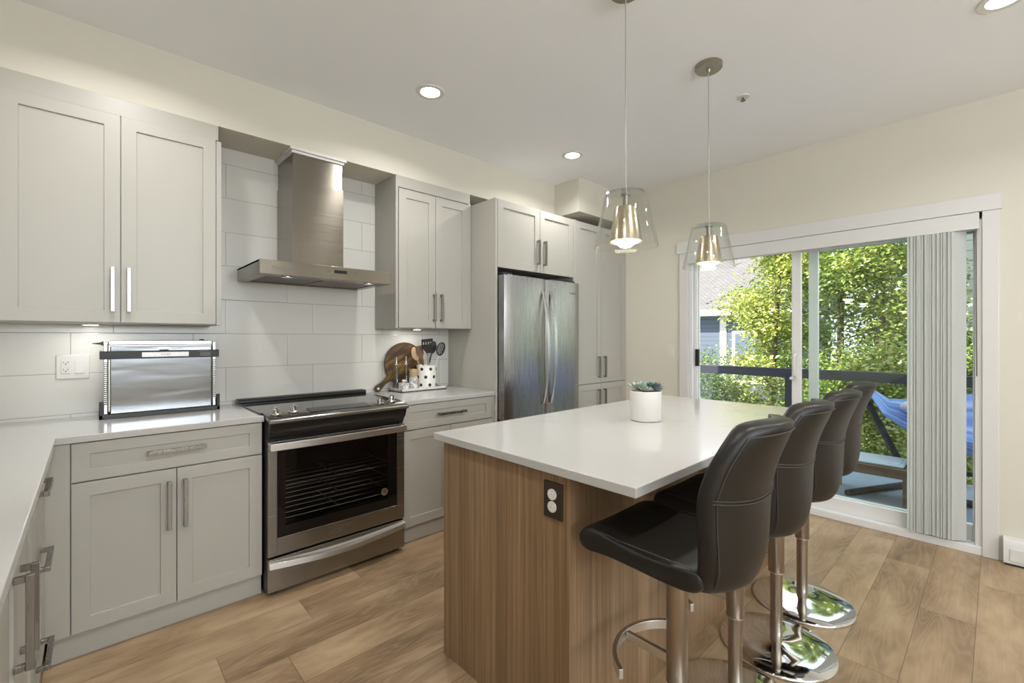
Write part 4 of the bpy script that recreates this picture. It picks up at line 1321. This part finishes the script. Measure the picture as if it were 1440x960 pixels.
cz0 = TT_ + 0.012
utensil('slotted_turner', 'black slotted turner standing in front in the spotted crock', 'utensil', (crx + 0.000, cry - 0.045, cz0), (crx - 0.045, cry - 0.085, 1.300), 'steel_light', slotted_head, 'black_plastic')
utensil('slotted_spoon', 'black slotted spoon leaning right in the spotted crock', 'utensil', (crx + 0.015, cry - 0.015, cz0), (crx + 0.112, cry - 0.055, 1.275), 'steel_light', slotted_spoon, 'black_plastic')
utensil('ladle_spoon', 'solid black serving spoon behind the turner in the spotted crock', 'utensil', (crx - 0.005, cry + 0.03, cz0), (crx + 0.086, cry + 0.02, 1.286), 'black_plastic', plate_head(oval, 0.005, dish=0.2), 'black_plastic')
utensil('wooden_spoon', 'pale wooden spoon leaning left in the spotted crock', 'utensil', (crx - 0.005, cry + 0.0, cz0), (crx - 0.115, cry + 0.000, 1.238), 'spoon_wood', plate_head(oval, 0.006, dish=0.2), 'spoon_wood')
utensil('wooden_spatula', 'brown wooden spatula beside the pale wooden spoon in the crock', 'utensil', (crx + 0.00, cry - 0.02, cz0), (crx - 0.082, cry - 0.022, 1.252), 'spoon_dark', plate_head([(-0.008, 0), (0.008, 0), (0.026, 0.04), (0.028, 0.09), (0.020, 0.104), (-0.020, 0.104), (-0.028, 0.09), (-0.026, 0.04)], 0.006), 'spoon_dark')

# round cutting board leaning on the tiles
o = thing('cutting_board', 'round dark wooden cutting board with a holed handle leaning on the tiles', 'cutting board', (1.75, 3.11, TZ))
cx_, cz_, R_ = 1.775, 1.108, 0.168
hd = Vector((-0.80, -0.60))
ang0 = math.atan2(hd.y, hd.x)
out = []
for k in range(49):
    a = ang0 + 0.14 + (2 * PI - 0.28) * k / 48
    out.append((cx_ + R_ * math.cos(a), cz_ + R_ * math.sin(a)))
px_ = Vector((-hd.y, hd.x))
tipc = Vector((cx_, cz_)) + hd * 0.285
hnd = []
for k in range(13):
    a = PI / 2 - PI * k / 12
    q_ = tipc + (hd * math.cos(a) + px_ * -math.sin(a)) * 0.025
    hnd.append((q_.x, q_.y))
n1 = Vector((cx_, cz_)) + hd * 0.215
hnd = [(n1.x - px_.x * 0.013, n1.y - px_.y * 0.013)] + hnd + [(n1.x + px_.x * 0.013, n1.y + px_.y * 0.013)]
o_pts = out + hnd
lean = lambda z: 3.098 + (z - TZ) * 0.05
m = MB()
m.loft([[(x, lean(z), z) for x, z in o_pts], [(x, lean(z) + 0.018, z) for x, z in o_pts]])
bm_o = m.build('board', 'board', o, bevel=0.003)
m = MB(); hz = tipc.y; m.lathe([(0.0095, 0), (0.0095, 0.004)], (tipc.x, lean(hz) + 0.0015, hz), 16, 'y'); m.build('handle_hole', 'tile', o)

# succulent pot on the island
px0, py0 = 1.962, 1.158
o = thing('succulent_pot', 'white ceramic pot of grey green succulents on the island', 'potted plant', (px0, py0, 0.9142))
m = MB(); m.lathe([(0.069, 0.0), (0.0735, 0.004), (0.0735, 0.141), (0.0720, 0.1425), (0.0690, 0.1415), (0.0690, 0.125), (0.001, 0.125)], (px0, py0, 0.9142), 44, cap=False)
m.lathe([(0.001, 0.0005), (0.069, 0.0005)], (px0, py0, 0.9142), 44, cap=False); m.build('pot', 'ceramic', o)
m = MB(); m.lathe([(0.001, 0.136), (0.04, 0.135), (0.0685, 0.130), (0.0685, 0.122), (0.001, 0.122)], (px0, py0, 0.9142), 32); m.build('gravel', 'soil', o)


def rosette(cx, cy, cz, R, n_l, mat, tilt=(0, 0)):
    m = MB()
    for layer in range(n_l):
        k_ = 6 + layer
        rad = R * (1 - layer / (n_l + 0.6))
        rise = 0.25 + 0.32 * layer
        for i in range(k_):
            a = 2 * PI * i / k_ + layer * 0.55 + random.uniform(-0.12, 0.12)
            d = Vector((math.cos(a) * math.cos(rise), math.sin(a) * math.cos(rise), math.sin(rise)))
            d = (d + Vector((tilt[0], tilt[1], 0)) * 0.5).normalized()
            s_ = Vector((-math.sin(a), math.cos(a), 0))
            n_ = d.cross(s_) * -1
            L = rad * random.uniform(0.9, 1.1); w_ = L * 0.30
            o0 = Vector((cx, cy, cz))
            rings = []
            for t0, ww in ((0.08, 0.45), (0.4, 0.85), (0.7, 1.0), (0.9, 0.6), (1.0, 0.08)):
                c_ = o0 + d * L * t0 + Vector((0, 0, 0.35 * L * t0 * t0))
                rings.append([c_ + s_ * w_ * ww, c_ + n_ * w_ * 0.22 * ww, c_ - s_ * w_ * ww, c_ - n_ * w_ * 0.22 * ww])
            m.loft(rings)
    return m.build('succulent', mat, o, angle=60)


rosette(px0 - 0.022, py0 + 0.014, 1.058, 0.058, 4, 'succ_a', (-0.2, 0.1))
rosette(px0 + 0.024, py0 - 0.022, 1.064, 0.052, 4, 'succ_b', (0.2, -0.3))
rosette(px0 + 0.006, py0 - 0.056, 1.058, 0.034, 3, 'succ_b', (0.2, -0.6))
rosette(px0 + 0.030, py0 + 0.030, 1.058, 0.040, 3, 'succ_b', (0.3, 0.3))
rosette(px0 - 0.036, py0 - 0.026, 1.055, 0.036, 3, 'succ_a', (-0.4, -0.3))

# ---------------------------------------------------------------- balcony
FZ = -0.06
b = MB(); b.box(WR + 0.15, -3.0, FZ - 0.12, 6.0, 4.2, FZ)
struct(b.build('floor_balcony', 'deck', smooth=False), 'blue grey coated balcony floor', 'floor')
o = thing('balcony_railing', 'dark metal balcony railing with glass infill beyond the patio door', 'railing', (5.9, 0.8, FZ))
b = MB(); b.box(5.86, -3.0, 0.855, 5.94, 4.2, 0.958); b.build('top_rail', 'rail', o, bevel=0.004)
b = MB(); b.box(5.885, -3.0, 0.04, 5.915, 4.2, 0.08); b.build('bottom_rail', 'rail', o)
for y in (-2.6, -1.2, 0.22, 1.642, 3.06):
    b = MB(); b.box(5.87, y - 0.03, FZ, 5.93, y + 0.03, 0.855); b.build('post', 'rail', o)
for y0, y1 in ((-2.57, -1.23), (-1.17, 0.19), (0.25, 1.612), (1.672, 3.03)):
    b = MB(); b.box(5.897, y0, 0.08, 5.903, y1, 0.855); b.build('glass_infill', 'clear', o)

# hammock and stand
HX = 5.2
hs = thing('hammock_stand', 'dark steel hammock stand on the balcony floor', 'stand', (HX, 0, FZ))
m = MB(); m.tube([(HX, 0.93, 0.87), (HX, 0.80, 0.70), (HX, 0.60, 0.26), (HX, 0.47, 0.0), (HX, 0.40, FZ + 0.045), (HX, 0.2, FZ + 0.03)], 0.028, 12); m.build('upright', 'dark_metal', hs)
m = MB(); m.tube([(HX, -2.83, 1.0), (HX, -2.60, 0.75), (HX, -2.40, 0.26), (HX, -2.27, 0.0), (HX, -2.20, FZ + 0.045), (HX, -2.0, FZ + 0.03)], 0.028, 12); m.build('upright', 'dark_metal', hs)
m = MB(); m.tube([(HX, 0.25, FZ + 0.03), (HX, -2.05, FZ + 0.03)], 0.03, 12); m.build('base_tube', 'dark_metal', hs)
m = MB(); m.tube([(4.80, 0.885, FZ + 0.028), (HX, 0.70, FZ + 0.028), (5.55, 0.53, FZ + 0.028)], 0.027, 12); m.build('cross_foot', 'dark_metal', hs)
m = MB(); m.tube([(4.80, -2.5, FZ + 0.028), (5.55, -2.3, FZ + 0.028)], 0.027, 12); m.build('cross_foot', 'dark_metal', hs)
hk = thing('hammock', 'blue striped cloth hammock slung on the dark stand', 'hammock', (HX, -0.9, 0.4))
n, k_ = 28, 14
bm = bmesh.new(); uv = bm.loops.layers.uv.new('UVMap')
grid = []
for i in range(n + 1):
    u = i / n
    y = 0.80 - 3.40 * u
    s_ = math.sin(PI * u) ** 0.6
    row = []
    for j in range(k_ + 1):
        v_ = j / k_
        wv = 0.10 + 0.34 * s_
        x = HX + (v_ - 0.5) * 2 * wv
        zc = 0.84 - 0.60 * (1 - (2 * u - 1) ** 2) ** 0.5
        z = zc + (0.34 * s_ ** 1.3) * abs(2 * v_ - 1) ** 2.0 * (2.1 if v_ > 0.5 else 0.7)
        row.append(bm.verts.new((x - HX, y + 0.9, z - 0.4)))
    grid.append(row)
for i in range(n):
    for j in range(k_):
        fc = bm.faces.new([grid[i][j], grid[i][j + 1], grid[i + 1][j + 1], grid[i + 1][j]])
        fc.smooth = True
        for lp, (a, b_) in zip(fc.loops, ((j, i), (j + 1, i), (j + 1, i + 1), (j, i + 1))):
            lp[uv].uv = (a / k_, b_ / n)
me = bpy.data.meshes.new('cloth'); bm.to_mesh(me); bm.free(); me.materials.append(M['stripes'])
co = bpy.data.objects.new('cloth', me); COL.objects.link(co); co.parent = hk
md = co.modifiers.new('solid', 'SOLIDIFY'); md.thickness = 0.006
m = MB()
for j in range(11):
    v_ = j / 10
    m.tube([(HX, 0.93, 0.885), (HX + (v_ - 0.5) * 0.10, 0.88, 0.87), (HX + (v_ - 0.5) * 0.20, 0.80, 0.845)], 0.004, 5)
m.build('cords', 'rope', hk)
m = MB(); m.lathe([(0.001, -0.06), (0.11, -0.05), (0.15, 0.0), (0.11, 0.05), (0.001, 0.06)], (HX + 0.10, 0.46, 0.70), 24)
tag(m.build('pillow', 'pillow', own_base=True, subsurf=1), 'cream pillow lying in the blue hammock', 'pillow')

# low wooden bench with a pale lid
bn = thing('wooden_bench', 'low weathered wooden bench on the balcony just outside the glass', 'bench', (5.0, 0.68, FZ))
b = MB(); bx0, bx1, by0, by1 = 4.78, 5.19, 0.455, 1.06
b.box(bx0, by0, 0.165, bx0 + 0.035, by1, 0.245); b.box(bx1 - 0.035, by0, 0.165, bx1, by1, 0.245); b.box(bx0 + 0.035, by0, 0.165, bx1 - 0.035, by0 + 0.035, 0.245); b.box(bx0 + 0.035, by1 - 0.035, 0.165, bx1 - 0.035, by1, 0.245)
b.box(bx0 + 0.035, by0 + 0.035, 0.2, bx1 - 0.035, by1 - 0.035, 0.235)
b.build('seat_frame', 'bench_wood', bn, bevel=0.004)
for x, y in ((bx0 + 0.01, by0 + 0.01), (bx1 - 0.065, by0 + 0.01), (bx0 + 0.01, by1 - 0.065), (bx1 - 0.065, by1 - 0.065)):
    b = MB(); b.box(x, y, FZ, x + 0.055, y + 0.055, 0.164); b.build('leg', 'bench_wood', bn, bevel=0.003)
b = MB(); b.box(bx0 + 0.03, by0 + 0.06, 0.2455, bx1 - 0.02, by1 - 0.1, 0.268); ld = b.build('storage_lid', 'lid', bevel=0.012, bseg=3, own_base=True)
tag(ld, 'pale blue rectangular lid lying on the low wooden bench', 'lid')
b = MB(); b.box(bx0 + 0.06, by0 + 0.09, 0.268, bx1 - 0.05, by1 - 0.13, 0.272); b.build('raised_panel', 'lid', ld, bevel=0.004)

# ---------------------------------------------------------------- garden and houses beyond
b = MB(); b.box(4.5, -30, -3.1, 60, 40, -3.0)
struct(b.build('floor_garden', 'ground', smooth=False), 'shaded garden ground below the balcony', 'ground')


def leaf_cluster(bm, c, size, nrm):
    """one folded pointed leaf"""
    a = Vector((random.uniform(-1, 1), random.uniform(-1, 1), random.uniform(-0.8, 0.3))).normalized()
    s_ = a.cross(nrm)
    if s_.length < 0.05:
        return
    s_.normalize(); n_ = s_.cross(a)
    L, w_ = size, size * 0.30
    p0 = bm.verts.new(c); p2 = bm.verts.new(c + a * L)
    p1 = bm.verts.new(c + a * L * 0.45 + s_ * w_ + n_ * w_ * 0.35)
    p3 = bm.verts.new(c + a * L * 0.45 - s_ * w_ + n_ * w_ * 0.35)
    bm.faces.new([p0, p1, p2]); bm.faces.new([p0, p2, p3])


def tree(label, x, y, z0, z1, rx, ry, n_leaf, mat, size=0.10, lean=(0, 0)):
    random.seed(int(x * 100) + int(y * 977))
    t_ = thing('hornbeam_tree', label, 'tree', (x, y, -3.0), 'trees beyond the balcony')
    m = MB(); m.tube([(x, y, -3.0), (x + lean[0] * 0.4, y + lean[1] * 0.4, (z0 + z1) / 2), (x + lean[0], y + lean[1], z1 - 0.3)], [0.08, 0.05, 0.012], 8)
    tips = []
    for k in range(46):
        h_ = random.uniform(0.03, 0.95)
        zb = z0 + (z1 - z0) * h_
        a = random.uniform(0, 2 * PI)
        env = math.sin(PI * min(1, 0.18 + 0.82 * h_)) ** 0.6
        e = Vector((x + lean[0] * h_ + math.cos(a) * rx * env, y + lean[1] * h_ + math.sin(a) * ry * env, zb + random.uniform(0.25, 0.7)))
        s0 = Vector((x + lean[0] * h_ * 0.8, y + lean[1] * h_ * 0.8, zb))
        mid = s0.lerp(e, 0.5) + Vector((0, 0, -0.05))
        m.tube([s0, mid, e], [0.016, 0.010, 0.004], 5)
        tips.append((s0, mid, e))
    m.build('trunk', 'bark', t_)
    bm = bmesh.new()
    cnt = 0
    while cnt < n_leaf * 2:
        s0, mid, e = random.choice(tips)
        u = random.random() ** 0.6
        c = s0.lerp(e, u) + Vector((random.gauss(0, 0.17), random.gauss(0, 0.17), random.gauss(0, 0.13)))
        nrm = (Vector((c.x - x, c.y - y, 0)).normalized() * 0.7 + Vector((0, 0, 1)) + Vector((random.uniform(-.6, .6), random.uniform(-.6, .6), 0))).normalized()
        leaf_cluster(bm, c - Vector((x, y, -3.0)), size * 0.68 * random.uniform(0.7, 1.25), nrm)
        cnt += 1
    me = bpy.data.meshes.new('foliage'); bm.to_mesh(me); bm.free(); me.materials.append(M[mat])
    f_ = bpy.data.objects.new('foliage', me); COL.objects.link(f_); f_.parent = t_
    f_['kind'] = 'stuff'
    return t_


tree('yellow green hornbeam in the open half of the patio door, just left of its stile', 8.6, 2.75, -2.5, 3.7, 0.85, 0.95, 14000, 'leaf2', 0.10, (0.1, -0.25))
tree('leafy hornbeam standing straight behind the meeting stiles of the door', 9.0, 1.75, -2.7, 4.8, 0.95, 0.85, 14000, 'leaf1', 0.10)
tree('yellow green hornbeam filling the middle of the closed glass', 8.5, 1.15, -2.7, 4.6, 0.80, 0.60, 13000, 'leaf2', 0.10)
tree('low hornbeam behind the blue hammock at the right of the glass', 8.7, 0.0, -2.7, 1.7, 1.0, 0.75, 11000, 'leaf1', 0.10)
tree('dark green shrub below the rail at the far left of the door opening', 8.0, 3.95, -2.9, 0.75, 0.95, 1.1, 9000, 'leaf3', 0.085)
tree('deep green tree rising farther back between the hornbeams', 11.4, 2.75, -2.7, 4.3, 1.3, 1.2, 11000, 'leaf3', 0.12)
tree('dark tall tree closing the gaps behind the yellow green hornbeams', 11.2, 1.35, -2.7, 5.2, 1.3, 1.1, 11000, 'leaf3', 0.13)
tree('low bright bush just below the balcony floor behind the bench', 7.3, 1.9, -2.9, 0.35, 0.65, 0.8, 8000, 'leaf1', 0.085)
tree('low bright bush below the balcony at the hammock end', 7.3, 0.3, -2.9, 0.35, 0.65, 0.7, 8000, 'leaf2', 0.085)

for k_, (ty, lf) in enumerate(((-1.55, 'leaf1'), (-3.0, 'leaf2'), (-4.5, 'leaf1'))):
    tree(('tall hornbeam beyond the balcony hidden behind the blind, first of three',
          'tall hornbeam beyond the balcony hidden behind the wall, second of three',
          'tall hornbeam beyond the balcony hidden behind the wall, third of three')[k_], 8.9, ty, -2.7, 4.8, 1.1, 1.0, 7000, lf, 0.14)
# neighbour house on the left
hx = 16.0
o = thing('neighbour_house', 'slate blue house with white trim and pale shingle roof seen left in the opening', 'house', (18, 10, -3))
b = MB(); b.box(hx, 4.6, -3.0, hx + 6, 20, 2.15); b.build('siding_wall', 'blue_siding', o)
b = MB(); b.prism([(hx - 0.45, 2.25), (hx + 3.2, 5.3), (hx + 6.5, 2.25)], 'y', 4.2, 20.4); b.build('roof', 'shingle', o)
b = MB(); b.box(hx - 0.5, 4.2, 2.08, hx - 0.38, 20.4, 2.27); b.box(hx - 0.4, 4.2, 2.06, hx, 20.4, 2.10); b.build('fascia', 'trim', o)
b = MB(); b.box(hx - 0.03, 6.34, -3.0, hx, 6.56, 2.06); b.build('trim_board', 'trim', o)
b = MB(); b.box(hx - 0.04, 5.0, -0.2, hx, 6.15, 1.55); wf = b.build('window_frame', 'trim', o)
b = MB(); b.box(hx - 0.05, 5.1, -0.1, hx - 0.035, 6.05, 1.45); b.build('window_pane', 'pane_dark', wf)
# house on the right seen in the narrow strip beside the blind
o = thing('neighbour_house', 'white sided house seen in the narrow gap right of the blind', 'house', (15, -1.5, -3))
b = MB(); b.box(12.5, -6.0, -3.0, 18, 0.55, 4.6); b.build('siding_wall', 'white_siding', o)
b = MB(); b.prism([(12.0, 4.6), (15.2, 7.2), (18.4, 4.6)], 'y', -6.4, 0.9); b.build('roof', 'shingle', o)
b = MB(); b.box(12.46, -0.2, 2.25, 12.5, 0.55, 2.5); b.build('trim_board', 'trim', o)
